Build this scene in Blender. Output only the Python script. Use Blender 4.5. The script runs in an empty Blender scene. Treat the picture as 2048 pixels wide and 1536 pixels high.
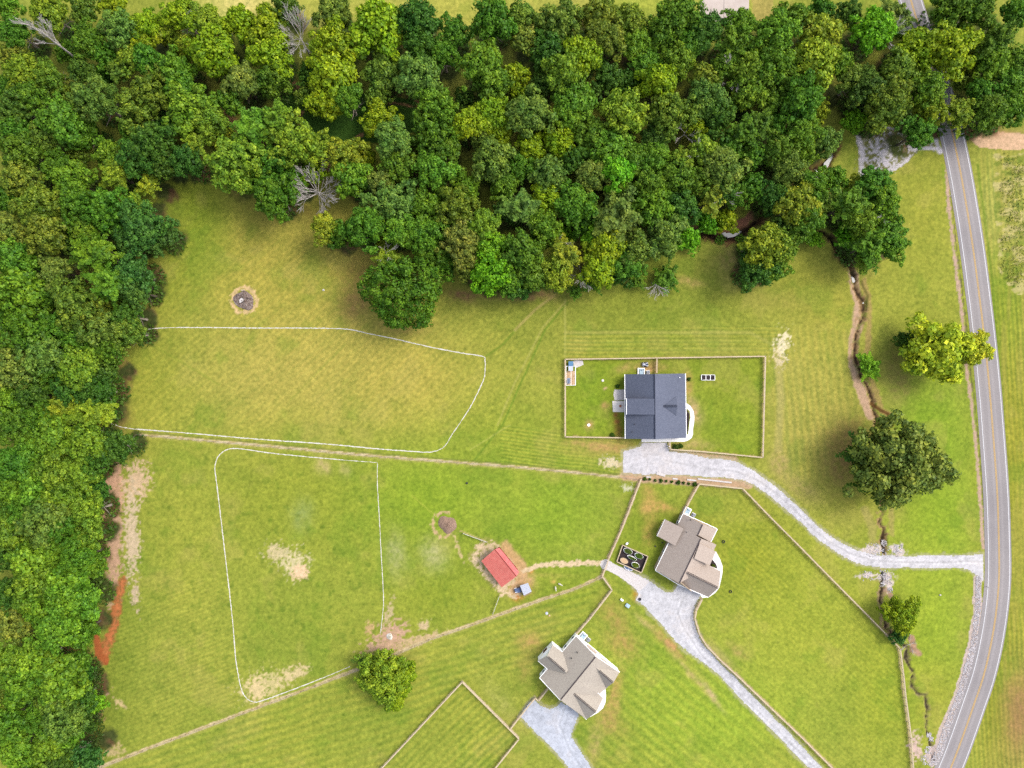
import bpy, bmesh, math, random
import numpy as np
from mathutils import Vector, Matrix
R_ = math.radians
# ------------------------------------------------------------------ camera, sky, sun, exposure
scene = bpy.context.scene
COL = scene.collection
HC = 205.0                      # height of the drone
S = 0.15                        # metres on the ground per photo pixel
cam_d = bpy.data.cameras.new("camera")
cam = bpy.data.objects.new("camera", cam_d); COL.objects.link(cam)
cam.location = (0, 0, HC)
cam_d.sensor_width = 36.0
cam_d.lens = 36.0 * HC / (2048 * S)
cam_d.clip_end = 6000
scene.camera = cam

SUN_EL, SUN_AZ = R_(50), R_(68)         # azimuth measured clockwise from +Y
world = bpy.data.worlds.new("World"); scene.world = world; world.use_nodes = True
wn = world.node_tree
for n in list(wn.nodes): wn.nodes.remove(n)
sky = wn.nodes.new("ShaderNodeTexSky"); sky.sky_type = 'NISHITA'; sky.sun_disc = False
sky.sun_elevation = SUN_EL; sky.sun_rotation = SUN_AZ; sky.air_density = 1.0; sky.dust_density = 3.0; sky.ozone_density = 0.6
bg = wn.nodes.new("ShaderNodeBackground"); bg.inputs[1].default_value = 0.18
wo = wn.nodes.new("ShaderNodeOutputWorld")
hs = wn.nodes.new("ShaderNodeHueSaturation"); hs.inputs["Saturation"].default_value = 0.55      # thin bright cloud
wn.links.new(sky.outputs[0], hs.inputs["Color"]); wn.links.new(hs.outputs[0], bg.inputs[0]); wn.links.new(bg.outputs[0], wo.inputs[0])
sd = bpy.data.lights.new("sun", 'SUN'); sd.energy = 1.15; sd.angle = R_(22); sd.color = (1.0, 0.95, 0.87)
so = bpy.data.objects.new("sun", sd); COL.objects.link(so)
dirv = Vector((math.sin(SUN_AZ) * math.cos(SUN_EL), math.cos(SUN_AZ) * math.cos(SUN_EL), math.sin(SUN_EL)))
so.rotation_euler = dirv.to_track_quat('Z', 'Y').to_euler(); so.location = dirv * 300
scene.view_settings.view_transform = 'Standard'; scene.view_settings.look = 'None'
scene.view_settings.exposure = 1.2; scene.view_settings.gamma = 1.0
scene.cycles.max_bounces = 5; scene.cycles.diffuse_bounces = 3; scene.cycles.transmission_bounces = 3
scene.cycles.use_denoising = False

GAIN = 2.05                     # display value of a white horizontal surface
def srgb(v):
    v = np.asarray(v, dtype=float) / 255.0
    return np.where(v <= 0.04045, v / 12.92, ((v + 0.055) / 1.055) ** 2.4)
def alb(r, g, b, k=1.0):
    c = srgb((r, g, b)) / GAIN * k
    return tuple(float(min(0.85, x)) for x in c)

# ------------------------------------------------------------------ helpers
def W(px, py, z=0.0):
    """photo pixel -> metres, for a point z metres above the ground"""
    k = (HC - z) / HC
    return Vector(((px - 1024) * S * k, (768 - py) * S * k, z))
def tag(o, label=None, cat=None, group=None, kind=None):
    if label: o["label"] = label
    if cat: o["category"] = cat
    if group: o["group"] = group
    if kind: o["kind"] = kind
    return o
def empty(name, loc=(0, 0, 0), rz=0.0):
    o = bpy.data.objects.new(name, None); COL.objects.link(o)
    o.location = loc; o.rotation_euler = (0, 0, rz); o.empty_display_size = 0.3
    return o
class MB:
    def __init__(self): self.v = []; self.f = []
    def poly(self, pts):
        i = len(self.v); self.v += [tuple(p) for p in pts]; self.f.append(tuple(range(i, i + len(pts)))); return self
    def prism(self, pts, z0, z1):
        n = len(pts); i = len(self.v)
        self.v += [(p[0], p[1], z0) for p in pts] + [(p[0], p[1], z1) for p in pts]
        self.f.append(tuple(i + n + k for k in range(n))); self.f.append(tuple(i + k for k in range(n))[::-1])
        for k in range(n):
            m = (k + 1) % n; self.f.append((i + k, i + m, i + n + m, i + n + k))
        return self
    def slab(self, pts, t=0.18):
        n = len(pts); i = len(self.v)
        self.v += [tuple(p) for p in pts] + [(p[0], p[1], p[2] - t) for p in pts]
        self.f.append(tuple(i + k for k in range(n))); self.f.append(tuple(i + n + k for k in range(n))[::-1])
        for k in range(n):
            m = (k + 1) % n; self.f.append((i + k, i + m, i + n + m, i + n + k))
        return self
    def box(self, c, s, rz=0.0):
        hx, hy = s[0] / 2, s[1] / 2; cr, sr = math.cos(rz), math.sin(rz)
        pts = [(c[0] + x * cr - y * sr, c[1] + x * sr + y * cr) for x, y in ((-hx, -hy), (hx, -hy), (hx, hy), (-hx, hy))]
        return self.prism(pts, c[2] - s[2] / 2, c[2] + s[2] / 2)
    def tube(self, p0, p1, r0, r1, n=6, cap=True):
        p0 = Vector(p0); p1 = Vector(p1); d = (p1 - p0)
        if d.length < 1e-6: return self
        d.normalize(); a = d.orthogonal().normalized(); b = d.cross(a); i = len(self.v)
        for p, r in ((p0, r0), (p1, r1)):
            for k in range(n):
                t = 2 * math.pi * k / n; q = p + (a * math.cos(t) + b * math.sin(t)) * r; self.v.append(tuple(q))
        for k in range(n):
            m = (k + 1) % n; self.f.append((i + k, i + m, i + n + m, i + n + k))
        if cap:
            self.f.append(tuple(i + k for k in range(n))[::-1]); self.f.append(tuple(i + n + k for k in range(n)))
        return self
    def disc(self, c, rx, ry, z0, z1, n=16, rz=0.0, jit=0.0, rnd=None):
        cr, sr = math.cos(rz), math.sin(rz); pts = []
        for k in range(n):
            t = 2 * math.pi * k / n; j = 1 + (rnd.uniform(-jit, jit) if rnd else 0)
            x, y = rx * math.cos(t) * j, ry * math.sin(t) * j
            pts.append((c[0] + x * cr - y * sr, c[1] + x * sr + y * cr))
        return self.prism(pts, z0, z1)
    def ball(self, c, r, n=8, m=5, sq=(1, 1, 1), rnd=None, jit=0.0):
        i = len(self.v)
        for a in range(m + 1):
            ph = math.pi * a / m
            for b in range(n):
                th = 2 * math.pi * b / n; j = 1 + (rnd.uniform(-jit, jit) if rnd else 0)
                self.v.append((c[0] + r * sq[0] * math.sin(ph) * math.cos(th) * j, c[1] + r * sq[1] * math.sin(ph) * math.sin(th) * j, c[2] + r * sq[2] * math.cos(ph) * j))
        for a in range(m):
            for b in range(n):
                q = (b + 1) % n; self.f.append((i + a * n + b, i + (a + 1) * n + b, i + (a + 1) * n + q, i + a * n + q))
        return self
    def build(self, name, mat, parent=None, smooth=False):
        me = bpy.data.meshes.new(name)
        off = Vector((0, 0, 0))
        inv = None
        if parent is not None:
            inv = parent_matrix(parent).inverted()
        vs = [tuple(inv @ Vector(p)) for p in self.v] if inv is not None else self.v
        me.from_pydata(vs, [], self.f); me.validate(); me.update()
        if mat: me.materials.append(mat)
        if smooth: me.polygons.foreach_set("use_smooth", [True] * len(me.polygons))
        o = bpy.data.objects.new(name, me); COL.objects.link(o)
        if parent is not None: o.parent = parent
        return o
def parent_matrix(o):
    m = Matrix.LocRotScale(o.location, o.rotation_euler, o.scale)
    return (parent_matrix(o.parent) @ m) if o.parent else m
def copy_tree(o, parent=None):
    c = o.copy(); COL.objects.link(c); c.parent = parent
    for ch in [x for x in o.children]: copy_tree(ch, c)
    return c
def inset(pts, d):
    """move a 2-D polygon inwards by d"""
    n = len(pts); area = sum(pts[i][0] * pts[(i + 1) % n][1] - pts[(i + 1) % n][0] * pts[i][1] for i in range(n))
    sg = 1 if area > 0 else -1; out = []
    for i in range(n):
        a, b, c = Vector(pts[i - 1][:2]), Vector(pts[i][:2]), Vector(pts[(i + 1) % n][:2])
        e1 = (b - a).normalized(); e2 = (c - b).normalized()
        n1 = Vector((-e1.y, e1.x)) * sg; n2 = Vector((-e2.y, e2.x)) * sg
        k = n1 + n2; k = k / max(0.3, k.length_squared) * 2 * d if k.length > 1e-6 else n1 * d
        out.append((b.x + k.x, b.y + k.y))
    return out

# ------------------------------------------------------------------ materials
def mat_base(name):
    m = bpy.data.materials.new(name); m.use_nodes = True; nt = m.node_tree
    b = nt.nodes["Principled BSDF"]; b.inputs["Roughness"].default_value = 0.85
    if "Specular IOR Level" in b.inputs: b.inputs["Specular IOR Level"].default_value = 0.25
    return m, nt, b
def noise_node(nt, scale, detail=4, rough=0.6, coord=None):
    n = nt.nodes.new("ShaderNodeTexNoise"); n.inputs["Scale"].default_value = scale
    n.inputs["Detail"].default_value = detail; n.inputs["Roughness"].default_value = rough
    if coord: nt.links.new(coord, n.inputs["Vector"])
    return n
def ramp(nt, src, stops):
    r = nt.nodes.new("ShaderNodeValToRGB"); nt.links.new(src, r.inputs[0])
    e = r.color_ramp.elements
    while len(e) < len(stops): e.new(0.5)
    for k, (p, c) in enumerate(stops):
        e[k].position = p; e[k].color = (c[0], c[1], c[2], 1)
    return r
def mixc(nt, a, b, fac, mode='MIX'):
    m = nt.nodes.new("ShaderNodeMix"); m.data_type = 'RGBA'; m.blend_type = mode
    for s, v in ((0, fac), (6, a), (7, b)):
        if isinstance(v, (int, float)): m.inputs[s].default_value = v
        elif isinstance(v, tuple): m.inputs[s].default_value = (v[0], v[1], v[2], 1)
        else: nt.links.new(v, m.inputs[s])
    return m.outputs[2]
def coords(nt, kind="Object"):
    t = nt.nodes.new("ShaderNodeTexCoord"); return t.outputs[kind]
def speckle(name, stops, s1=3.0, s2=0.25, k2=0.25, bump=0.0, rough=0.9, detail=5, world=True):
    m, nt, b = mat_base(name); b.inputs["Roughness"].default_value = rough
    co = nt.nodes.new("ShaderNodeNewGeometry").outputs["Position"] if world else coords(nt)
    n1 = noise_node(nt, s1, detail, 0.75, co); r1 = ramp(nt, n1.outputs["Fac"], stops)
    n2 = noise_node(nt, s2, 3, 0.6, co); r2 = ramp(nt, n2.outputs["Fac"], [(0.3, (1 - k2,) * 3), (0.7, (1 + 0 * k2,) * 3)])
    c = mixc(nt, r1.outputs[0], r2.outputs[0], 1.0, 'MULTIPLY'); nt.links.new(c, b.inputs["Base Color"])
    if bump:
        bp = nt.nodes.new("ShaderNodeBump"); bp.inputs["Strength"].default_value = bump; bp.inputs["Distance"].default_value = 0.1
        nt.links.new(n1.outputs["Fac"], bp.inputs["Height"]); nt.links.new(bp.outputs[0], b.inputs["Normal"])
    return m
def plain(name, c, rough=0.7, var=0.12, scale=1.5, metal=0.0):
    lo = tuple(x * (1 - var) for x in c); hi = tuple(min(0.9, x * (1 + var)) for x in c)
    m = speckle(name, [(0.3, lo), (0.7, hi)], scale, 0.2, 0.06, 0, rough, 3)
    m.node_tree.nodes["Principled BSDF"].inputs["Metallic"].default_value = metal
    return m
M = {}
M['gravel'] = speckle("gravel", [(0.30, alb(150, 148, 155)), (0.42, alb(196, 195, 206)), (0.58, alb(214, 213, 224)), (0.74, alb(236, 234, 240))], 2.2, 0.09, 0.10, 0.25)
M['gravel_pale'] = speckle("gravel_pale", [(0.30, alb(196, 184, 174)), (0.5, alb(232, 224, 220)), (0.7, alb(246, 240, 238))], 2.6, 0.2, 0.06, 0.2)
M['limestone'] = speckle("limestone", [(0.33, alb(176, 172, 110)), (0.47, alb(238, 232, 220)), (0.7, alb(250, 246, 240))], 1.3, 0.3, 0.10, 0.2)
M['riprap'] = speckle("riprap", [(0.30, alb(196, 180, 172)), (0.5, alb(238, 230, 230)), (0.7, alb(252, 250, 252, 1.1))], 1.6, 0.3, 0.15, 0.3)
M['concrete'] = plain("concrete", alb(248, 240, 232, 1.15), 0.8, 0.05, 0.8)
M['slab'] = speckle("slab", [(0.3, alb(214, 196, 184)), (0.7, alb(234, 220, 210))], .5, .12, .08)
M['white_walk'] = plain("white_walk", (.60, .585, .57), 0.8, 0.04, 0.8)
M['roof_blue'] = speckle("roof_blue", [(0.3, alb(98, 104, 122)), (0.5, alb(110, 116, 135)), (0.7, alb(127, 132, 149))], 2.4, 0.15, 0.10, 0.1, 0.9)
M['roof_tan'] = speckle("roof_tan", [(0.3, alb(182, 165, 152)), (0.5, alb(198, 181, 168)), (0.7, alb(211, 196, 183))], 2.4, 0.15, 0.06, 0.1, 0.9)
M['roof_grey'] = speckle("roof_grey", [(0.3, alb(176, 164, 152)), (0.5, alb(193, 182, 168)), (0.7, alb(207, 198, 182))], 2.4, 0.15, 0.06, 0.1, 0.9)
M['ridge_dark'] = plain("ridge_dark", alb(84, 72, 74), 0.9)
M['ridge_blue'] = plain("ridge_blue", alb(46, 52, 70), 0.9)
M['red_metal'] = speckle("red_metal", [(0.3, alb(232, 118, 106)), (0.5, alb(244, 134, 120)), (0.7, alb(250, 150, 134))], 1.1, 0.3, 0.10, 0, .5)  # barn slope in glare, the extra brightness put into the colour
M['red_metal_far'] = speckle("red_metal_far", [(0.3, alb(222, 108, 106)), (0.5, alb(234, 124, 122)), (0.7, alb(240, 140, 136))], 1.1, 0.3, 0.10, 0, .5)  # same metal on the other slope, its duller light put into the colour
M['red_wall'] = plain("red_wall", alb(150, 60, 48), 0.8)
M['brick'] = speckle("brick", [(0.35, alb(170, 128, 116)), (0.6, alb(206, 168, 152))], 3, 0.3, 0.1)
M['siding_tan'] = plain("siding_tan", alb(212, 188, 158), 0.8, 0.05)
M['siding_white'] = plain("siding_white", (.84, .82, .80), 0.7, 0.02)
M['trim'] = plain("trim", (.84, .83, .82), 0.6, 0.01)
M['glass'] = plain("glass", (0.02, 0.03, 0.04), 0.1, 0.1)
M['door'] = plain("door", alb(120, 80, 55), 0.5)
M['garage'] = plain("garage", alb(235, 230, 225), 0.6, 0.03)
M['wood'] = speckle("fence_wood", [(0.3, alb(206, 182, 148)), (0.5, alb(232, 210, 176)), (0.7, alb(246, 228, 198))], 3, 0.4, 0.15, 0, 0.85)
M['wood_dark'] = plain("post_wood", alb(166, 144, 116), 0.9)
M['wire'] = plain("wire", alb(170, 165, 150), 0.5)
M['metal'] = plain("grey_metal", alb(175, 185, 200), 0.4, 0.06, 2, 0.3)
M['pale_blue'] = plain("pale_blue", alb(196, 222, 238), 0.5, 0.05)
M['tin'] = plain("tin_white", alb(222, 226, 240), 0.4, 0.04)
M['slate_blue'] = plain("slate_blue", alb(98, 118, 158), 0.5, 0.1)
M['tarp_blue'] = plain("tarp_blue", alb(104, 150, 190), 0.5, 0.15, 1.0)
M['black'] = plain("black_plastic", (0.015, 0.015, 0.017), 0.5)
M['mulch'] = speckle("mulch", [(0.35, alb(42, 34, 38)), (0.6, alb(74, 60, 62))], 4, 0.5, 0.2, 0.3)
M['mulch_light'] = speckle("mulch_light", [(0.32, alb(118, 92, 78)), (0.5, alb(168, 138, 118)), (0.68, alb(196, 166, 142))], 3, 0.5, 0.2, 0.3)
M['ash'] = speckle("ash", [(0.35, alb(84, 68, 62)), (0.5, alb(150, 128, 116)), (0.68, alb(205, 195, 190))], 3, 0.5, 0.2, 0.4)
M['sand'] = speckle("sand", [(0.3, alb(216, 176, 132)), (0.7, alb(240, 208, 168))], 3, 0.5, 0.1)
M['bark'] = speckle("bark", [(0.35, (0.035, 0.026, 0.018)), (0.65, (0.10, 0.08, 0.06))], 4, 0.5, 0.2)
M['bark_pale'] = speckle("bark_pale", [(0.35, alb(150, 135, 118)), (0.65, alb(205, 192, 175))], 4, 0.5, 0.2)
M['dead'] = speckle("dead_wood", [(0.35, alb(178, 168, 160)), (0.65, alb(232, 224, 218))], 3, 0.5, 0.2)
M['coat'] = plain("white_coat", alb(240, 232, 215), 0.9, 0.05, 3)
M['coat_dark'] = plain("dark_coat", (0.02, 0.018, 0.016), 0.9)
M['terracotta'] = plain("terracotta", alb(196, 118, 80), 0.8)

def water_mat():
    m, nt, b = mat_base("water"); b.inputs["Base Color"].default_value = (0.03, 0.04, 0.035, 1)
    b.inputs["Roughness"].default_value = 0.12
    if "Specular IOR Level" in b.inputs: b.inputs["Specular IOR Level"].default_value = 0.9
    n = noise_node(nt, 0.8, 3, 0.5); bp = nt.nodes.new("ShaderNodeBump"); bp.inputs["Strength"].default_value = 0.1
    nt.links.new(n.outputs["Fac"], bp.inputs["Height"]); nt.links.new(bp.outputs[0], b.inputs["Normal"]); return m
M['water'] = water_mat()

def asphalt_mat():
    m, nt, b = mat_base("asphalt"); b.inputs["Roughness"].default_value = 0.9
    geo = nt.nodes.new("ShaderNodeNewGeometry").outputs["Position"]
    n1 = noise_node(nt, 2.5, 4, 0.7, geo); n2 = noise_node(nt, 0.06, 4, 0.6, geo)
    r1 = ramp(nt, n1.outputs["Fac"], [(0.3, alb(160, 153, 153)), (0.7, alb(182, 175, 174))])
    r2 = ramp(nt, n2.outputs["Fac"], [(0.3, (0.84, 0.84, 0.85)), (0.5, (0.97, 0.97, 0.97)), (0.7, (1.04, 1.03, 1.02))])
    at = nt.nodes.new("ShaderNodeAttribute"); at.attribute_name = "across"     # 0..1 over the width: worn wheel tracks
    w = nt.nodes.new("ShaderNodeMath"); w.operation = 'SINE'
    mu = nt.nodes.new("ShaderNodeMath"); mu.operation = 'MULTIPLY'; mu.inputs[1].default_value = 8 * math.pi
    nt.links.new(at.outputs["Fac"], mu.inputs[0]); nt.links.new(mu.outputs[0], w.inputs[0])
    r3 = ramp(nt, w.outputs[0], [(0.0, (0.90, 0.90, 0.90)), (1.0, (1.02, 1.02, 1.02))])
    c = mixc(nt, r1.outputs[0], r2.outputs[0], 1.0, 'MULTIPLY'); c = mixc(nt, c, r3.outputs[0], 1.0, 'MULTIPLY')
    nt.links.new(c, b.inputs["Base Color"]); return m
M['asphalt'] = asphalt_mat()
M['line_white'] = plain("line_white", alb(240, 240, 242), 0.7, 0.04, 3)
M['line_yellow'] = plain("line_yellow", alb(226, 182, 92), 0.7, 0.05, 3)

def foliage_mat(many=False):
    m = bpy.data.materials.new("foliage"); m.use_nodes = True; nt = m.node_tree
    for n in list(nt.nodes): nt.nodes.remove(n)
    oi = nt.nodes.new("ShaderNodeObjectInfo"); at = nt.nodes.new("ShaderNodeAttribute"); at.attribute_name = "lv"
    r = ramp(nt, at.outputs["Fac"], [(0.0, (0.42, 0.52, 0.62)), (0.5, (0.92, 0.96, 0.95)), (1.0, (1.72, 1.50, 1.25))])  # warm bright end paints leaf highlights into the colour
    ti = nt.nodes.new("ShaderNodeAttribute"); ti.attribute_name = "tint"
    c = mixc(nt, ti.outputs["Color"] if many else oi.outputs["Color"], r.outputs[0], 1.0, 'MULTIPLY')
    nz = noise_node(nt, 0.22, 3, 0.6, nt.nodes.new("ShaderNodeNewGeometry").outputs["Position"]); rz = ramp(nt, nz.outputs["Fac"], [(0.3, (0.70, 0.84, 0.85)), (0.7, (1.36, 1.17, 1.02))])
    c = mixc(nt, c, rz.outputs[0], 1.0, 'MULTIPLY')
    d = nt.nodes.new("ShaderNodeBsdfDiffuse"); t = nt.nodes.new("ShaderNodeBsdfTranslucent"); g = nt.nodes.new("ShaderNodeBsdfGlossy")
    g.inputs["Roughness"].default_value = 0.5; g.inputs["Color"].default_value = (1, 1, 1, 1)
    nt.links.new(c, d.inputs[0]); nt.links.new(c, t.inputs[0])
    m1 = nt.nodes.new("ShaderNodeMixShader"); m1.inputs[0].default_value = 0.28
    nt.links.new(d.outputs[0], m1.inputs[1]); nt.links.new(t.outputs[0], m1.inputs[2])
    m2 = nt.nodes.new("ShaderNodeMixShader"); m2.inputs[0].default_value = 0.008
    nt.links.new(m1.outputs[0], m2.inputs[1]); nt.links.new(g.outputs[0], m2.inputs[2])
    o = nt.nodes.new("ShaderNodeOutputMaterial"); nt.links.new(m2.outputs[0], o.inputs[0]); return m
M['foliage'] = foliage_mat(); M['foliage_many'] = foliage_mat(True)

# ------------------------------------------------------------------ the woods: crown centre x, y and radius as photographed, tone, habit
# tones: B lime, Y yellow green, L light green, G mid green, D dark green, S grey green, O olive, A golden, E vivid green, T teal, N tan
# habits: r round, c clumped, f fine leaved, w wispy drooping sprays
TREES = """
12 8 28 L r|95 20 38 Y c|165 18 30 O f|225 8 28 B c|25 60 34 G r|235 55 38 S f|290 50 32 B c|285 82 28 B c|330 62 30 Y r|355 25 34 B c|410 35 34 Y r|475 45 36 B c
425 100 48 B c|372 95 28 Y r|175 78 34 G r|205 108 28 G f|45 145 40 Y r|22 112 30 O f|90 150 32 G r|160 140 28 D f|232 140 30 O w|255 118 28 Y r|290 115 30 G r|350 140 42 L r
355 168 34 G r|480 160 36 S c|300 180 40 O f|185 195 45 S f|115 180 30 O f|60 190 32 G r|15 170 30 G r|270 215 42 O f|372 215 50 L c|412 238 38 L r|385 285 28 Y w|458 200 28 G r
120 240 45 L r|25 215 38 D f|30 257 38 G r|85 270 32 O f|160 262 36 G r|262 262 28 L r|300 285 45 D f|278 312 44 D f|325 325 30 D f|372 320 34 D f|215 310 30 L r|225 345 34 Y w
40 300 40 G r|112 330 32 G r|155 312 26 O f|35 350 42 O f|140 360 40 L r|290 368 30 Y w|505 250 46 L w|470 325 60 L f|445 275 26 Y r|205 150 26 G f|130 100 24 G f|330 250 24 D f
570 12 32 D f|535 55 42 B c|540 105 42 B c|545 155 38 G r|665 22 38 S c|662 80 42 B c|750 55 58 B c|665 145 50 B c|692 195 32 G r|648 200 36 B c|835 40 46 D r|840 88 36 D r
985 35 46 G r|910 62 34 G f|885 105 32 G f|765 140 38 O c|835 150 48 S r|757 190 30 O f|965 125 46 L r|985 165 44 G r|930 200 26 D f|620 150 28 D f|615 195 28 O f|757 235 34 B c
868 215 44 L f|868 262 50 G f|885 297 38 G f|940 245 36 B c|985 225 36 B c|958 272 28 S r|785 275 38 S r|548 240 40 L w|590 285 50 Y f|545 325 40 G f|635 298 36 Y f|690 308 40 Y f
622 345 28 B r|705 352 40 L c|728 315 26 B c|798 330 40 L r|868 340 42 L r|828 310 26 O f|760 365 32 S f|585 360 30 G r|985 320 46 S r|520 355 36 G r|995 262 34 B c|1010 365 32 G r
1044 35 36 O c|1048 75 30 N c|1120 42 46 S f|1098 95 44 D r|1199 28 44 O r|1212 72 42 O r|1258 42 36 O r|1169 105 40 B c|1128 142 44 L c|1275 85 32 L r|1362 25 50 G r|1330 62 42 G r
1414 55 36 D r|1385 80 34 G r|1295 130 34 G r|1318 165 42 B c|1357 118 34 L r|1485 45 36 L r|1470 82 40 L w|1515 112 36 L r|1500 145 44 L r|1450 130 28 G r|1410 155 30 O r|1030 150 28 B c
1046 185 26 B c|1058 225 48 S r|1150 205 44 L r|1135 238 30 L r|1248 222 50 Y r|1344 225 46 O f|1390 245 28 B c|1410 195 38 S f|1435 232 40 D f|1500 180 40 L r|1120 285 36 B c|1060 295 32 B c
1185 268 40 G r|1222 298 48 L r|1312 275 32 D r|1312 312 36 L r|1407 300 32 Y c|1370 322 34 Y w|1236 345 36 E c|1186 350 38 S r|1098 350 42 S r|1040 335 32 G r|1350 352 42 G r|1450 335 46 S r
1494 262 36 G w|1460 295 30 G r|1510 310 30 L r|1274 318 34 G r|1524 245 32 G w|1090 165 30 D f|1215 155 34 D f|1255 165 30 D f|1090 250 26 D f|1150 315 28 D f|1240 385 32 G r|930 375 34 L r
1556 62 46 L r|1550 120 46 G r|1648 70 46 Y c|1632 122 50 Y c|1675 125 32 L r|1578 165 40 G f|1645 15 28 G r|1750 58 44 E r|1790 28 38 S w|1808 58 24 Y r|1833 98 44 B c|1906 92 50 B c
1940 124 26 Y r|1800 135 36 O c|1840 155 32 Y r|1858 180 40 L r|1785 190 44 O f|1740 175 38 D f|1710 160 32 S f|1775 214 44 O r|1862 218 34 Y r|1840 262 32 G f|1925 222 36 Y w|1928 165 26 O w
1711 240 26 E f|1610 195 46 G r|1640 222 24 Y c|1551 205 32 G r|1552 250 30 G r|1560 300 34 G r|1610 262 32 L r|1653 282 32 S r|1600 302 34 L r|1580 337 34 S r|1668 358 30 L r|1750 365 34 G f
1712 378 28 Y r|1625 372 34 G r|1911 10 44 G r|1960 15 36 G r|2035 20 30 G r|2000 75 44 G w|1990 120 40 L r|2040 125 34 L r|1965 182 30 G f|2030 165 36 L r|1985 222 40 G r|2030 215 36 G r
1700 25 28 D f|1590 30 30 G r
10 395 32 G f|75 412 48 O f|88 465 46 O r|22 460 36 N f|155 410 42 G f|215 420 46 G f|162 450 32 L r|270 405 30 Y w|282 450 46 T f|255 478 34 T f|312 470 36 T f|180 505 48 L w
30 520 44 L r|105 540 32 S f|262 545 42 T f|268 582 34 T f|215 565 50 L w|32 580 52 L c|240 610 26 L w|148 605 48 O f|95 590 34 G r|190 625 36 O f|252 632 32 D f|15 632 30 G r
200 660 46 S f|252 665 34 O f|45 660 50 G f|112 655 34 G r|155 680 32 L f|75 710 46 S f|20 735 44 S f|157 735 42 L c|218 700 28 G f|210 745 30 D f|100 745 36 G f|130 480 28 D f
548 393 42 G f|650 455 32 Y f|678 470 30 G r|727 455 44 G r|785 405 50 S f|850 415 40 L r|800 460 36 L r|912 415 46 O f|850 470 40 G f|967 450 34 L r|922 485 42 N f|985 495 38 E r
980 545 46 E r|935 535 30 N f|860 508 34 G f|888 532 28 G f|775 490 26 Y r|775 522 32 Y w|1015 555 34 G r|1012 420 30 D f
1040 415 42 S w|1095 395 34 B r|1152 410 42 G r|1090 450 34 L r|1134 462 24 E r|1085 478 28 G r|1235 432 60 S w|1172 450 30 G r|1195 475 34 E r|1308 415 42 L r|1365 415 38 D r|1335 468 38 S c
1375 475 28 E f|1214 492 40 B c|1198 535 38 B c|1275 500 36 S c|1255 525 34 G r|1130 510 40 Y w|1110 545 40 Y r|1042 505 44 G r|1065 545 38 G r|1035 568 32 D f|1180 565 26 G w|1152 585 20 L w
1240 548 26 D f|1430 392 34 Y w|1452 440 26 B r|1415 442 26 E f|1474 388 32 G r|1508 372 28 G r|1388 484 17 E f|1530 490 46 Y r|1515 540 38 D f|1300 370 34 G r|1400 365 34 G r|1455 378 28 D f
1550 393 36 D f|1600 410 44 Y r|1612 440 40 G f|1575 455 30 D f|1650 408 30 O w|1700 405 44 L w|1760 395 42 G f|1776 430 30 G f|1725 435 36 L f|1776 462 34 L w|1790 490 32 L f|1740 490 44 G w
1735 522 28 G w|1695 472 26 E f|1558 495 40 L r|1550 535 32 L f|1632 478 18 E f
15 800 36 L r|60 785 36 D f|140 778 36 D f|192 785 38 D r|120 815 34 Y w|175 827 42 Y w|205 812 26 G r|75 835 32 G f|25 855 40 G f|105 875 46 L r|170 885 38 L c|60 895 36 L r
228 895 36 D f|25 930 42 G r|112 938 46 L r|160 945 36 Y c|75 975 50 Y c|120 990 40 L c|20 975 34 Y r|188 930 28 D f|192 978 26 D f|170 995 28 D f|172 1025 36 L r|82 1045 50 S r
45 1030 34 G f|125 1060 34 G f|166 1075 34 L r|15 1065 42 L r|20 1020 34 G f|62 1125 46 Y c|112 1100 34 Y r|150 1120 36 G f|186 1128 28 G f|15 1110 32 D f|60 1170 48 L c|130 1175 46 Y c
158 1205 42 Y c|85 1215 44 L c|30 1250 40 N f|10 1190 38 D f|112 1258 48 L r|160 1265 32 G f|15 1320 36 L r|65 1330 46 L c|118 1365 48 L c
45 1368 44 L c|150 1330 28 G r|168 1348 20 D f|15 1405 34 O f|110 1408 38 O f|155 1402 32 D f|190 1408 22 E f|125 1440 42 S f|75 1440 34 G f|168 1450 22 D f|12 1450 40 Y r
28 1500 40 Y c|100 1490 46 Y c|130 1475 30 L r|128 1528 32 D f|170 1520 32 T f|65 1530 30 G r
"""
WOODS = []
for ln in TREES.strip().splitlines():
    for t in ln.split("|"):
        q = t.split(); q[3] = {'G': 'L', 'D': 'G'}.get(q[3], q[3]) if (1660 < float(q[0]) < 1850 and 370 < float(q[1]) < 560) else q[3]; q[3] = 'L' if (q[3] == 'Y' and float(q[0]) < 200 and float(q[1]) > 850) else q[3]; WOODS.append((float(q[0]), float(q[1]), float(q[2]), q[3], q[4]))
LONE = [  # x y r tone habit label
 (1880, 697, 66, 'A', 'c', "large bright yellow green tree standing alone beside the asphalt road"),
 (1950, 696, 36, 'A', 'r', "smaller yellow green tree reaching over the road edge beside the large one"),
 (1812, 682, 20, 'D', 'f', "small dark bush tucked against the left side of the roadside tree"),
 (1740, 733, 27, 'E', 'w', "small vivid green tree leaning over the dry creek bank"),
 (1802, 925, 90, 'P', 'o', "big wide olive green tree with straggling limbs standing over the creek"),
 (1806, 1230, 38, 'B', 'f', "small lime green tree beside the creek below the gravel driveway"),
 (1798, 1273, 18, 'T', 'f', "low blue green bush at the fence corner by the creek"),
 (764, 1356, 53, 'Y', 'o', "yellow green tree standing alone across the long diagonal fence line"),
 (806, 582, 80, 'G', 'd', "very large round dense dark green tree bulging from the woods into the pasture"),
 (1278, 563, 18, 'L', 'w', "small thin green tree left of the half dead trunk on the lawn"),
 (1333, 556, 30, 'L', 'w', "thin light green tree right of the half dead trunk on the lawn"),
]

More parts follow.
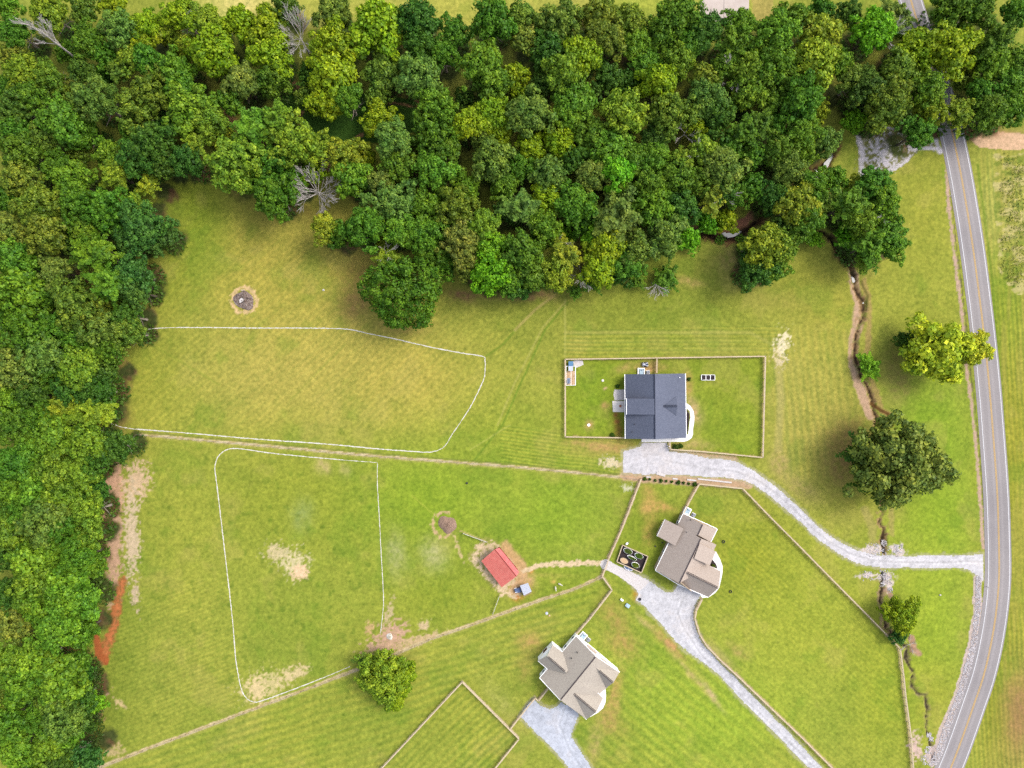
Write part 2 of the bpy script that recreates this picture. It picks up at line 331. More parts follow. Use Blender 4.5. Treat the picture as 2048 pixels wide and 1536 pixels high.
# ------------------------------------------------------------------ ground: one sheet, lowered along the creek
def axis(lo, hi, step, far):
    a = list(np.arange(lo, hi + step, step)); d = step; x = a[-1]; out = []
    while x < far: d *= 1.35; x += d; out.append(x)
    d = step; x = a[0]; pre = []
    while x > -far: d *= 1.35; x -= d; pre.append(x)
    return np.array(pre[::-1] + a + out)
AX, AY = axis(-60, 2110, 2.3, 14000), axis(-60, 1600, 2.3, 14000)
PX, PY = np.meshgrid(AX, AY)
_rs = np.random.RandomState(7)
def vnoise(x, y, scale, seed):
    r = np.random.RandomState(seed); L = r.rand(257, 257)
    u = x / scale + 1000.37 + seed; v = y / scale + 1000.71 + seed * 0.37
    iu = np.floor(u).astype(int); iv = np.floor(v).astype(int); fu = u - iu; fv = v - iv
    fu = fu * fu * (3 - 2 * fu); fv = fv * fv * (3 - 2 * fv)
    a = L[iv % 257, iu % 257]; b = L[iv % 257, (iu + 1) % 257]; c = L[(iv + 1) % 257, iu % 257]; d = L[(iv + 1) % 257, (iu + 1) % 257]
    return (a * (1 - fu) + b * fu) * (1 - fv) + (c * (1 - fu) + d * fu) * fv
def fbm(x, y, scale, seed, n=4):
    s = 0; a = 1; t = 0
    for k in range(n):
        s = s + a * vnoise(x, y, scale / 2 ** k, seed + k * 11); t += a; a *= 0.55
    return s / t - 0.5
WXN = fbm(PX, PY, 26, 3) * 16; WYN = fbm(PX, PY, 26, 5) * 16     # wobble of every drawn edge
NF = fbm(PX, PY, 7, 21, 3); NM = fbm(PX, PY, 30, 31, 4); NL = fbm(PX, PY, 160, 41, 4)
NS = vnoise(PX, PY, 3.2, 61) - 0.5
def sst(x, a, b):
    t = np.clip((x - a) / (b - a), 0, 1); return t * t * (3 - 2 * t)
def line_d(pts, wob=0.3, pad=40):
    """distance (px) to a polyline"""
    D = np.full(PX.shape, 1e4)
    xs = [p[0] for p in pts]; ys = [p[1] for p in pts]
    i0, i1 = np.searchsorted(AX, [min(xs) - pad, max(xs) + pad]); j0, j1 = np.searchsorted(AY, [min(ys) - pad, max(ys) + pad])
    X = PX[j0:j1, i0:i1] + WXN[j0:j1, i0:i1] * wob; Y = PY[j0:j1, i0:i1] + WYN[j0:j1, i0:i1] * wob
    d = np.full(X.shape, 1e4)
    for (x0, y0), (x1, y1) in zip(pts[:-1], pts[1:]):
        vx, vy = x1 - x0, y1 - y0; t = np.clip(((X - x0) * vx + (Y - y0) * vy) / (vx * vx + vy * vy + 1e-9), 0, 1)
        d = np.minimum(d, np.hypot(X - x0 - t * vx, Y - y0 - t * vy))
    D[j0:j1, i0:i1] = d; return D
def in_poly(pts, wob=0.5):
    X = PX + WXN * wob; Y = PY + WYN * wob
    c = np.zeros(PX.shape, bool); n = len(pts)
    for i in range(n):
        (x0, y0), (x1, y1) = pts[i], pts[(i + 1) % n]
        if y0 == y1: continue
        c ^= ((y0 > Y) != (y1 > Y)) & (X < (x1 - x0) * (Y - y0) / (y1 - y0) + x0)
    return c.astype(float)
def blob(cx, cy, rx, ry, ang=0.0, wob=0.6, soft=1.0):
    a = R_(ang); X = PX + WXN * wob - cx; Y = PY + WYN * wob - cy
    u = (X * math.cos(a) + Y * math.sin(a)) / rx; v = (-X * math.sin(a) + Y * math.cos(a)) / ry
    return np.exp(-(u * u + v * v) * soft)
C = np.zeros(PX.shape + (3,)); C[:] = srgb((152, 164, 62))
def paint(mask, col, k=1.0):
    global C
    m = np.clip(mask * k, 0, 1)[..., None]; C = C * (1 - m) + srgb(col) * m
# large areas
for cx, cy, rx, ry, col, k in [
    (520, 520, 260, 170, (178, 170, 72), 0.9), (390, 430, 70, 110, (128, 154, 40), 0.8), (330, 560, 60, 120, (140, 160, 46), 0.6), (640, 500, 110, 90, (176, 168, 72), .6),
    (560, 760, 330, 110, (178, 172, 80), 0.95), (300, 760, 90, 100, (146, 160, 48), .6), (820, 760, 150, 90, (182, 174, 78), .8),
    (1010, 720, 110, 150, (160, 166, 64), .8), (1320, 620, 230, 60, (136, 152, 52), .9), (1000, 860, 130, 60, (142, 162, 50), .6), (1110, 640, 60, 80, (150, 158, 62), .5),
    (1620, 780, 90, 210, (170, 170, 74), .9), (1560, 560, 120, 70, (148, 158, 56), .8), (1650, 600, 70, 70, (160, 164, 62), .6), (1700, 880, 90, 100, (172, 166, 78), .7),
    (1850, 430, 90, 170, (156, 164, 58), .8), (1860, 640, 80, 60, (156, 164, 60), .6), (1850, 860, 90, 110, (138, 170, 46), 1.), (1870, 1020, 90, 110, (138, 170, 46), 1.),
    (1720, 1000, 80, 60, (158, 165, 60), .6), (1850, 1250, 80, 150, (150, 178, 50), 1.), (1860, 1420, 50, 90, (160, 168, 58), .8),
    (330, 1060, 100, 260, (158, 168, 62), .8), (330, 1350, 120, 130, (154, 164, 64), .8), (230, 1350, 60, 200, (124, 146, 46), .5), (600, 1000, 180, 120, (146, 160, 52), .9), (600, 1230, 130, 120, (146, 162, 56), .8),
    (860, 1000, 130, 100, (142, 170, 46), .9), (1100, 1030, 120, 100, (138, 168, 48), .95), (880, 1180, 110, 80, (140, 160, 48), .8), (1130, 1180, 80, 40, (136, 158, 46), .7),
    (1300, 1060, 60, 90, (134, 154, 44), .9), (1600, 1230, 170, 170, (158, 172, 58), 1.), (1500, 1110, 70, 90, (148, 160, 46), .8), (1760, 1400, 60, 130, (150, 166, 48), .7),
    (900, 1430, 300, 90, (148, 162, 58), .9), (500, 1480, 200, 60, (146, 162, 56), .8), (1300, 1330, 100, 100, (144, 170, 54), .9), (1430, 1440, 160, 100, (148, 176, 54), 1.),
    (2020, 900, 50, 300, (156, 158, 52), .9), (2010, 420, 60, 100, (172, 176, 84), .9), (2000, 620, 50, 80, (146, 164, 50), .8), (1980, 230, 90, 60, (120, 134, 50), .7),
    (2035, 1430, 45, 90, (156, 132, 76), .95), (1990, 1330, 30, 90, (136, 148, 40), .7), (1985, 1440, 24, 90, (140, 152, 44), .7), (2030, 1150, 30, 160, (160, 162, 56), .7)]:
    paint(blob(cx, cy, rx, ry, 0, 1.2, 0.8), col, k)
lawn_top = in_poly([(380, -60), (1560, -60), (1560, 60), (380, 60)], 0.5)
paint(lawn_top, (176, 182, 78)); paint(blob(480, 8, 60, 30), (230, 218, 128), 1.0); paint(blob(1290, 10, 90, 30), (178, 192, 70), .6)
paint(in_poly([(1505, -60), (1545, -60), (1545, 45), (1505, 45)]), (178, 158, 92), .6)
yard1 = in_poly([(1131, 720), (1527, 714), (1523, 913), (1340, 897), (1340, 875), (1131, 873)], 0.0)
paint(yard1, (136, 158, 44), .85); paint(blob(1450, 770, 60, 50, 0) * yard1, (146, 158, 52), .5); paint(blob(1190, 800, 40, 60) * yard1, (120, 156, 36), .5)
# large, middle and fine unevenness of the grass
C = C * np.array([1.02, .955, 1.0])
v = 1 + NL[..., None] * np.array([0.28, 0.14, 0.24]) + NM[..., None] * np.array([0.32, 0.22, 0.32]) + NF[..., None] * np.array([0.46, 0.36, 0.46]) + NS[..., None] * 0.24
C = C * np.clip(v, 0.5, 1.6)
# straw coloured and lush patches
straw = sst(fbm(PX + WXN, PY, 70, 91, 4), 0.07, 0.24); paint(straw, (184, 172, 88), .28)
lush = sst(fbm(PX, PY + WYN, 60, 131, 4), 0.09, 0.26); paint(lush, (112, 146, 40), .34)
tuss = sst(fbm(PX, PY, 13, 171, 2), 0.16, 0.33) * np.clip(blob(600, 1150, 330, 260, 0, .5, .5), 0, 1); paint(tuss, (92, 122, 34), .5)
# mowing stripes: dir = angle of the stripes in the photograph
def stripes(poly, ang, period, amp, seed=0, curve=0.0):
    global C
    m = in_poly(poly, 0.3); a = R_(ang)
    q = -PX * math.sin(a) + PY * math.cos(a) + (PX * math.cos(a) + PY * math.sin(a)) ** 2 * curve
    s = np.sin(q / period * 2 * math.pi + vnoise(PX, PY, 60, 200 + seed) * 2.2) * (0.6 + vnoise(PX, PY, 90, 210 + seed))
    C = C * (1 + (m * s * amp)[..., None] * np.array([1.25, 0.8, 0.9]))
stripes([(1205, 1155), (1150, 1265), (1100, 1330), (925, 1362), (762, 1536), (210, 1536), (800, 1310), (1000, 1230)], -17, 15, 0.10, 1)
stripes([(925, 1362), (1038, 1474), (985, 1560), (740, 1560)], -43, 13, 0.12, 2)
stripes([(1230, 1160), (1300, 1230), (1640, 1560), (1190, 1560), (1150, 1440), (1250, 1330), (1180, 1260)], 40, 17, 0.10, 3)
stripes([(1400, 975), (1482, 978), (1795, 1300), (1818, 1536), (1670, 1536), (1400, 1280)], 43, 9, 0.06, 4)
stripes([(1125, 660), (1560, 650), (1560, 712), (1128, 718)], 0, 8, 0.15, 5)
stripes([(1000, 850), (1250, 880), (1250, 950), (1000, 930)], 8, 7, 0.18, 6)
stripes([(290, 400), (900, 560), (1100, 720), (960, 870), (240, 850), (290, 650)], -42, 11, 0.045, 7)
stripes([(200, 1160), (470, 1160), (490, 1400), (210, 1530)], -22, 8, 0.06, 8)
stripes([(1960, 300), (2110, 300), (2110, 1600), (1890, 1600), (2010, 1100)], 86, 9, 0.13, 9); paint(sst(fbm(PX * 3.2, PY * .25, 40, 402, 3), .0, .2) * (PX > 1960), (168, 160, 72), .45)
stripes([(1530, 660), (1700, 660), (1740, 950), (1560, 960)], 84, 14, 0.10, 10)
# worn wheel tracks through the pasture
for pts, w, col, k in [([(1135, 605), (1090, 660), (1040, 770), (1005, 850), (945, 925)], 3.0, (116, 142, 44), .8), ([(1130, 604), (1085, 655), (1030, 765), (995, 850)], 3.0, (188, 182, 96), .5),
                       ([(1035, 655), (1005, 690), (972, 712)], 3, (112, 138, 42), .7), ([(1110, 590), (1070, 620), (1030, 660)], 4, (188, 172, 98), .7),
                       ([(1130, 600), (1130, 715)], 3, (182, 180, 92), .5), ([(1130, 665), (1500, 665), (1545, 690), (1562, 760), (1560, 850)], 5, (184, 178, 96), .35),
                       ([(1555, 700), (1562, 800), (1556, 900)], 12, (184, 172, 102), .6), ([(1130, 684), (1500, 682)], 4, (170, 174, 80), .22), ([(1135, 700), (1520, 700)], 3, (170, 174, 80), .2),
                       ([(300, 690), (330, 705), (440, 770)], 3, (132, 150, 50), .4), ([(580, 800), (690, 690)], 2.5, (130, 148, 52), .35), ([(440, 560), (560, 480)], 2.5, (140, 150, 54), .3),
                       ([(875, 1035), (822, 990)], 1.4, (196, 196, 80), .5), ([(920, 1062), (975, 1083)], 1.6, (200, 178, 120), .9), ([(1020, 850), (940, 900)], 2, (186, 186, 92), .5),
                       ([(1885, 330), (1905, 480), (1925, 640)], 5, (122, 150, 40), .5), ([(1955, 330), (1985, 560), (2005, 800), (2022, 1100), (2010, 1300)], 4, (112, 138, 40), .7)]:
    paint(1 - sst(line_d(pts, 0.12), w * 0.3, w), col, k)
# brown worn grass and painted-in tree shadows, beside the woods and lone trees
for cx, cy, rx, ry, an, col, k in [
    (720, 540, 30, 50, 30, (150, 128, 66), .7), (715, 605, 30, 40, 50, (168, 136, 80), .75), (800, 655, 60, 14, 0, (160, 136, 76), .6), (600, 425, 70, 20, 0, (140, 126, 58), .7), (545, 425, 50, 24, 0, (134, 128, 56), .6),
    (925, 590, 30, 14, 10, (150, 112, 78), .8), (1050, 592, 70, 10, 0, (156, 120, 84), .8), (700, 480, 30, 20, 0, (130, 120, 54), .6), (236, 720, 16, 20, 0, (160, 120, 80), .8), (296, 615, 10, 40, 0, (150, 120, 70), .6),
    (240, 830, 16, 36, 0, (136, 104, 70), .8), (345, 430, 16, 60, 0, (120, 128, 48), .6), (1700, 890, 46, 60, 20, (150, 124, 72), .7), (1690, 930, 40, 60, 0, (160, 132, 78), .6), (1800, 770, 26, 36, 0, (140, 126, 72), .6),
    (1790, 720, 20, 40, 0, (150, 130, 76), .5), (1480, 520, 46, 40, 20, (168, 146, 90), .7), (1478, 548, 10, 20, 0, (190, 150, 110), .8), (1380, 565, 26, 7, 10, (196, 172, 96), .8), (1560, 600, 60, 20, 0, (166, 158, 74), .5),
    (1300, 1000, 14, 34, -10, (200, 162, 92), .85), (1320, 1015, 26, 10, 10, (200, 162, 92), .85), (1296, 1020, 14, 14, 0, (202, 164, 94), .8), (1298, 1060, 12, 30, 0, (190, 158, 84), .6),
    (1228, 1235, 20, 40, -30, (176, 150, 82), .7), (1245, 1290, 34, 26, 20, (186, 152, 88), .7), (1230, 1390, 12, 50, 10, (188, 156, 92), .75), (1218, 1440, 40, 20, 40, (184, 152, 90), .6), (1190, 1490, 14, 40, 10, (190, 164, 104), .6),
    (1060, 1280, 20, 16, 0, (196, 160, 96), .8), (1050, 1330, 16, 40, 0, (172, 154, 78), .6), (1085, 1425, 22, 14, 0, (180, 150, 96), .5), (1005, 1410, 20, 60, -40, (180, 176, 96), .4),
    (1185, 890, 60, 8, 5, (190, 158, 96), .7), (1220, 893, 40, 14, 0, (196, 156, 100), .7), (1160, 905, 60, 10, 5, (170, 160, 76), .5), (1376, 765, 8, 24, 0, (200, 160, 100), .8), (1388, 820, 12, 26, -25, (214, 180, 130), .8),
    (1385, 890, 40, 10, 0, (196, 170, 108), .6), (1300, 735, 26, 12, 0, (198, 160, 104), .9), (1250, 738, 20, 8, -20, (196, 160, 102), .6), (1237, 845, 8, 34, 0, (150, 106, 56), .95), (1212, 812, 7, 7, 0, (190, 150, 96), .9),
    (1177, 850, 9, 9, 0, (196, 158, 104), .9), (1212, 777, 3, 3, 0, (214, 176, 136), .9), (1320, 1255, 20, 30, -40, (190, 176, 80), .4), (1340, 1290, 40, 8, 42, (196, 150, 100), .8), (1272, 1190, 10, 14, 0, (200, 140, 60), .8),
    (1385, 1350, 50, 5, 50, (198, 176, 110), .7), (1425, 1390, 30, 5, 55, (206, 180, 130), .8), (1290, 1245, 22, 6, 40, (204, 178, 118), .7),
    (1475, 1300, 20, 10, 45, (192, 162, 100), .6), (2040, 1420, 30, 60, 0, (164, 128, 84), .6), (1600, 975, 40, 20, 40, (184, 164, 98), .6), (1560, 930, 20, 30, 0, (186, 162, 104), .6), (1590, 740, 20, 40, 0, (176, 170, 80), .4),
    (1010, 1110, 60, 55, 0, (170, 160, 78), .0), (870, 1110, 26, 30, 0, (184, 182, 120), .7), (790, 1110, 20, 40, 0, (178, 178, 116), .6), (605, 1030, 20, 30, 0, (150, 166, 100), .5), (690, 940, 10, 12, -30, (190, 176, 110), .6),
    (645, 930, 14, 16, -20, (200, 178, 120), .7), (1040, 1180, 20, 12, 0, (200, 158, 90), .8), (1036, 1193, 10, 9, 0, (198, 130, 64), .9), (1058, 1160, 12, 14, -30, (214, 172, 122), .9), (1060, 1140, 6, 6, 0, (210, 150, 80), .9), (1104, 1160, 4, 4, 0, (214, 178, 96), .9), (1096, 1150, 40, 4, 0, (190, 172, 90), .4)]:
    paint(blob(cx, cy, rx, ry, an, .9, 1.0) * (0.75 + NF * 1.4), col, k * 1.25)
# bare soil and pale stubble broken up by noise
def broken(mask, col, thr=0.5, gain=5.0, seed=300, sc=6):
    n = fbm(PX, PY, sc, seed, 3) * 1.3 + NS * .8 + 0.5; gain = gain * .45
    paint(sst(mask + (n - 0.5) * 0.9, thr - 0.5 / gain, thr + 0.5 / gain) * sst(mask, .04, .22), col)
broken(blob(226, 985, 24, 58, 8), (214, 170, 136), .30); broken(blob(228, 1100, 15, 110, 0), (206, 168, 136), .40)
broken(blob(272, 965, 24, 38, 20), (216, 186, 146), .42); broken(blob(264, 1070, 17, 90, 0), (214, 192, 156), .50); broken(blob(272, 1190, 12, 40, 0), (206, 184, 150), .75)
for p in ([(243, 1165), (233, 1215), (226, 1260), (214, 1290), (206, 1322)],):
    d = line_d(p, 0.9); paint(1 - sst(d + NF * 14 + NS * 4, 5.5, 11.5), (186, 112, 66), .9); paint((1 - sst(d + NF * 12 + NS * 3, 2.0, 7.0)), (206, 126, 76), .85); paint((1 - sst(d, 8, 15)) * sst(NS + NF, .0, .3), (150, 110, 60), .7)
paint(1 - sst(line_d([(196, 1268), (200, 1305), (212, 1322)], .9) + NF * 7, 5, 9), (182, 104, 58))
broken(blob(190, 1375, 26, 16), (186, 150, 126), .45); broken(blob(190, 1432, 18, 14), (170, 128, 100), .5); paint(blob(170, 1478, 34, 26), (116, 84, 50), .9)
broken(blob(230, 1500, 30, 20), (196, 176, 120), .7); broken(blob(238, 1405, 20, 10, 40), (206, 184, 130), .8); broken(blob(555, 1105, 30, 22), (206, 190, 140), .66, 5, 310, 5); broken(blob(590, 1128, 34, 34), (214, 200, 150), .68, 5, 311, 5); broken(blob(600, 1145, 14, 16), (236, 202, 160), .4)
broken(blob(530, 1370, 60, 34, -20), (204, 190, 128), .70, 5, 312, 5); broken(blob(515, 1378, 20, 26), (220, 198, 144), .5); broken(blob(585, 1350, 40, 16, -20), (214, 194, 140), .7)
broken(blob(780, 1275, 26, 34, 40), (206, 168, 138), .45); broken(blob(770, 1293, 46, 14, -5), (212, 176, 142), .5); broken(blob(835, 1282, 60, 12, -18), (204, 178, 132), .62); broken(blob(738, 1258, 10, 16), (200, 170, 116), .6)
broken(blob(778, 1225, 8, 34, 10), (196, 178, 130), .65); broken(blob(848, 1250, 14, 14, 40), (208, 184, 140), .7)
broken(blob(1565, 690, 18, 34, 10), (236, 222, 178), .62, 6, 320, 6); broken(blob(1556, 720, 12, 20, -30), (220, 202, 156), .6); broken(blob(1255, 975, 16, 8), (206, 204, 160), .72); broken(blob(1222, 925, 28, 12, 10), (220, 204, 160), .68)
ring = np.exp(-((np.hypot((PX - 488) + WXN * .5, (PY - 601) + WYN * .5) - 25) / 5.0) ** 2); broken(ring * .8, (222, 190, 136), .5)
ring = np.exp(-((np.hypot((PX - 888) + WXN * .6, (PY - 1050) + WYN * .6) - 24) / 5.0) ** 2) * (PX < 900); broken(ring * .7, (206, 176, 130), .6)
broken(blob(918, 1095, 5, 30, -25), (206, 184, 130), .7)
shed_d = line_d([(975, 1112), (1022, 1165)], .9); paint(1 - sst(shed_d + NF * 26, 22, 40), (182, 166, 100), .5); broken((1 - sst(shed_d, 24, 42)) * .8, (226, 200, 160), .62, 6, 330, 5)
paint(1 - sst(line_d([(1010, 1090), (1042, 1135), (1042, 1165), (1030, 1180)], .7) + NF * 8, 6, 14), (212, 170, 122), .85)
broken(1 - sst(line_d([(1045, 1138), (1080, 1132), (1120, 1128), (1160, 1126), (1205, 1128)], .7), 2, 9), (226, 200, 160), .55, 6, 331, 5)
# dirt strips below the fence lines
STRIP_N = [(275, 869), (512, 890), (640, 902), (760, 913), (1024, 933), (1150, 945), (1250, 955), (1272, 958)]
STRIP_S = [(1204, 1153), (1150, 1177), (1090, 1197), (1024, 1220), (945, 1249), (862, 1277), (794, 1307), (719, 1337), (637, 1369), (512, 1416), (400, 1458), (300, 1495), (205, 1533), (150, 1556)]
for p_, w_ in ((STRIP_N, 1.8), (STRIP_S, 2.3)):
    d_ = line_d(p_, 0.12); paint(1 - sst(d_ + NF * 4, w_, w_ + 2.2), (196, 170, 122), .9); paint(1 - sst(np.abs(d_ - w_ * .8) + NF * 3, .3, 1.3), (226, 208, 166), .7)
    paint(1 - sst(line_d([(a_, b_ + w_ * 2.6) for a_, b_ in p_], .15) + NF * 5, 1, 3), (176, 174, 84), .45)
paint(1 - sst(line_d([(p[0], p[1] - 5) for p in STRIP_N], .1), .8, 2.6), (120, 128, 58), .6)
DRIVE1 = [(1967, 1106), (1946, 1109), (1880, 1111), (1806, 1112), (1775, 1110), (1748, 1108), (1716, 1100), (1673, 1080), (1636, 1050), (1598, 1013), (1568, 985), (1536, 961), (1505, 938), (1474, 921), (1450, 917), (1409, 914), (1375, 906), (1341, 901), (1336, 884), (1284, 884), (1279, 893), (1246, 902), (1245, 946), (1262, 948), (1286, 949), (1340, 950), (1386, 953), (1440, 956), (1484, 961), (1505, 970), (1536, 991), (1568, 1018), (1598, 1043), (1636, 1081), (1676, 1110), (1711, 1128), (1751, 1136), (1786, 1137), (1850, 1137), (1911, 1136), (1934, 1140), (1950, 1150), (1967, 1164)]
DRIVE2 = [(1262, 1143), (1276, 1149), (1299, 1161), (1324, 1179), (1334, 1184), (1346, 1183), (1352, 1172), (1357, 1166), (1404, 1186), (1400, 1197), (1390, 1214), (1387, 1234), (1393, 1259), (1408, 1289), (1449, 1332), (1486, 1369), (1536, 1420), (1590, 1475), (1646, 1535), (1680, 1570), (1650, 1570), (1616, 1535), (1576, 1496), (1536, 1455), (1474, 1392), (1436, 1350), (1399, 1322), (1349, 1284), (1324, 1252), (1291, 1217), (1271, 1202), (1276, 1188), (1262, 1170), (1250, 1160)]
DRIVE3 = [(1121, 1402), (1140, 1412), (1159, 1428), (1150, 1452), (1144, 1472), (1159, 1497), (1172, 1516), (1190, 1545), (1215, 1575), (1160, 1575), (1136, 1535), (1106, 1500), (1074, 1470), (1039, 1432), (1054, 1407), (1069, 1397), (1081, 1410), (1099, 1417), (1111, 1412)]
DRIVE1_, DRIVE2_, DRIVE3_ = DRIVE1, DRIVE2, DRIVE3
F_EAST = [(1281, 957), (1257, 1019), (1243, 1056), (1217, 1115), (1203, 1153)]
F_MID = [(1205, 1153), (1223, 1178), (1178, 1236), (1151, 1267)]
F_H2 = [(1396, 967), (1483, 976), (1536, 1031), (1595, 1090), (1656, 1152), (1735, 1232), (1796, 1294), (1803, 1350), (1807, 1390), (1818, 1472), (1823, 1545)]
F_H2B = [(1396, 968), (1378, 1000), (1363, 1029)]
F_DRV = [(1402, 1197), (1391, 1218), (1388, 1235), (1398, 1268), (1412, 1290), (1440, 1319), (1480, 1356), (1536, 1410), (1600, 1471), (1670, 1541)]
F_PAD = [(757, 1541), (925, 1361), (1038, 1474), (983, 1542)]
F_H3 = [(1096, 1374), (1077, 1398), (1070, 1393), (1057, 1408), (1039, 1431), (1021, 1454)]
F_H1 = [(1249, 875), (1130, 873), (1130, 719), (1528, 713), (1523, 914), (1400, 902), (1339, 898), (1338, 884)]
F_H1B = [(1312, 717), (1312, 746)]
for f, w, col in ((F_EAST, 4.2, (206, 174, 142)), (F_MID, 2.6, (200, 176, 140)), (F_H2, 2.8, (190, 168, 118)), (F_H2B, 5.0, (206, 174, 132)), (F_DRV, 4.0, (200, 168, 136)), (F_PAD, 1.6, (176, 160, 110)), (F_H3, 2.2, (190, 166, 126)), (F_H1, 2.0, (176, 156, 96)), (F_H1B, 2.6, (204, 172, 124))):
    paint(1 - sst(line_d(f, 0.10) + NF * 4 + NS * 1.5, w * .35, w * .95), tuple(min(250, c_ + 14) for c_ in col), .85)
# soil edge of the gravel yard and the shrub row
paint(1 - sst(line_d([(1250, 950), (1290, 955), (1390, 962), (1480, 968), (1495, 970)], .5) + NF * 6, 7, 11), (206, 170, 138), .9)
paint(1 - sst(line_d([(1345, 905), (1410, 912), (1470, 918)], .4) + NF * 4, 4, 8), (206, 170, 136), .85); paint(blob(1258, 940, 16, 16), (208, 168, 130), .9)
paint(blob(1440, 1310, 40, 10, 45), (196, 172, 116), .5)
# grass thinning out round the gravel
for p_ in (DRIVE1_, DRIVE2_, DRIVE3_):
    d_ = line_d(p_ + [p_[0]], .4); paint((1 - sst(d_ + NF * 8, 1.0, 5.0)) * .8, (184, 178, 140), .8)
# road verge
VERGE = [(1893, 300), (1896, 400), (1910, 520), (1925, 640), (1934, 740), (1942, 800), (1952, 900), (1960, 1000), (1966, 1095)]
paint(1 - sst(line_d(VERGE, .25) + NF * 6 + NS * 3, 1.8, 4.6), (198, 168, 144)); paint(1 - sst(line_d([(a_ + 6.5, b_) for a_, b_ in VERGE], .1) + NF * 3, .4, 2.0), (92, 84, 62), .7)
paint(in_poly([(1934, 262), (1960, 264), (2120, 272), (2120, 298), (1990, 300), (1960, 296), (1942, 280)], .5), (222, 184, 146)); paint(blob(1950, 268, 40, 6), (196, 130, 84), .6)
paint(blob(1995, 265, 60, 4), (180, 140, 100), .5)
# gravel washed over the grass
wash = in_poly([(1712, 262), (1755, 256), (1850, 248), (1872, 290), (1830, 305), (1785, 345), (1752, 352), (1716, 352)], .9)
paint(wash, (128, 128, 74), .9); broken(wash * .62 * (blob(1765, 308, 34, 34, 0, .5) * .6 + .5), (222, 214, 216), .5, 6, 340, 5)
for p, w in (([(1716, 262), (1722, 300), (1722, 352)], 7), ([(1716, 262), (1760, 257), (1800, 256)], 3.5), ([(1782, 342), (1818, 312)], 4), ([(1810, 296), (1880, 298)], 5), ([(1868, 276), (1882, 302)], 8)):
    paint(1 - sst(line_d(p, .7) + NF * 8, w * .4, w), (220, 212, 214))
# tall rough meadow on the far side of the road
mead = in_poly([(1985, 310), (2120, 305), (2120, 590), (2030, 590), (1998, 540), (1990, 420)], .8)
n = fbm(PX * 1.0, PY * 2.2, 22, 350, 4); paint(mead * sst(n, -.02, .16), (206, 192, 128), .75); paint(mead * sst(-n, .04, .2), (110, 134, 44), .6)
# creek: soil, banks and bed
CREEK_A = [(1300, 425), (1340, 440), (1385, 459), (1425, 470), (1458, 474), (1487, 466), (1513, 444), (1530, 412), (1545, 380), (1600, 345), (1652, 330), (1662, 310), (1668, 280)]
CREEK_B = [(1640, 462), (1662, 478), (1682, 508), (1700, 532), (1707, 560), (1716, 582), (1727, 612), (1726, 636), (1716, 656), (1711, 682), (1712, 720), (1722, 752), (1736, 778), (1745, 800), (1750, 835), (1756, 880), (1764, 950), (1762, 1018), (1759, 1042), (1768, 1062), (1768, 1100)]
CREEK_C = [(1764, 1148), (1763, 1178), (1759, 1204), (1768, 1234), (1775, 1262), (1800, 1284), (1820, 1296), (1812, 1318), (1828, 1344), (1823, 1364), (1832, 1386), (1850, 1394), (1855, 1420), (1855, 1460), (1862, 1500), (1866, 1520)]
def creek(pts, wb, wbed, bank, bed, depth):
    d = line_d(pts, .75, 50) + NM * 9; paint(1 - sst(d + NF * 16 + NS * 5, wb * .5, wb * 1.1), bank, .85); paint(sst(NF, .04, .16) * (1 - sst(d, wb * .6, wb * 1.2)), (120, 128, 52), .6); paint(1 - sst(d + NF * 12 + NS * 3, wbed * .2, wbed), bed, .9); paint(1 - sst(np.abs(d - NM * 6) + NF * 5 + NS * 1.5, .4, 2.2), (46, 34, 24), .85)
    return -depth * (1 - sst(d + NF * 6, wbed * .2, wb * 0.85)) * (.75 + NF)
Z = creek(CREEK_A, 17, 9, (150, 104, 76), (60, 42, 32), 1.6)
paint(1 - sst(line_d([(1462, 455), (1485, 446), (1508, 425), (1528, 405)], .5) + NF * 5, 6, 11), (176, 122, 92))
paint(1 - sst(line_d([(1704, 545), (1712, 580), (1718, 610), (1716, 645), (1706, 690), (1708, 740), (1722, 780), (1738, 830)], .5) + NF * 7, 7, 12), (204, 170, 138))
paint(1 - sst(line_d([(1728, 560), (1738, 610), (1736, 660), (1736, 720), (1745, 770), (1764, 820), (1776, 830)], .5) + NF * 7, 4, 9), (176, 152, 90), .9)
Z = np.minimum(Z, creek(CREEK_B[:5], 9, 6, (120, 90, 66), (44, 34, 26), 1.3)); Z = np.minimum(Z, creek(CREEK_B[4:], 8, 4.2, (172, 142, 98), (112, 86, 56), 0.6))
paint(1 - sst(line_d([(1744, 808), (1760, 818), (1776, 828)], .3), 2, 5), (110, 78, 40)); paint(1 - sst(line_d([(1722, 562), (1735, 590), (1732, 620)], .3), 1, 4), (88, 88, 36), .7)
paint(1 - sst(line_d([(1730, 1020), (1745, 1060), (1745, 1090)], .5) + NF * 5, 5, 12), (178, 164, 96), .6); paint(1 - sst(line_d([(1782, 1020), (1785, 1070)], .5) + NF * 5, 3, 8), (180, 160, 96), .6)
Z = np.minimum(Z, creek(CREEK_C[:6], 8, 3.6, (176, 150, 112), (92, 74, 56), .6)); Z = np.minimum(Z, creek(CREEK_C[5:], 7, 3.8, (160, 156, 78), (128, 116, 88), .5))
paint(1 - sst(line_d([(1822, 1276), (1828, 1300), (1838, 1306)], .5) + NF * 5, 4, 8), (184, 148, 118)); paint(1 - sst(line_d([(1772, 1180), (1792, 1202)], .5) + NF * 4, 2, 6), (190, 156, 126))
for p in ((1745, 1100, 26, 8), (1795, 1102, 14, 12), (1735, 1152, 20, 6), (1772, 1156, 16, 10), (1778, 1170, 8, 14)): broken(blob(*p), (222, 206, 196), .45)
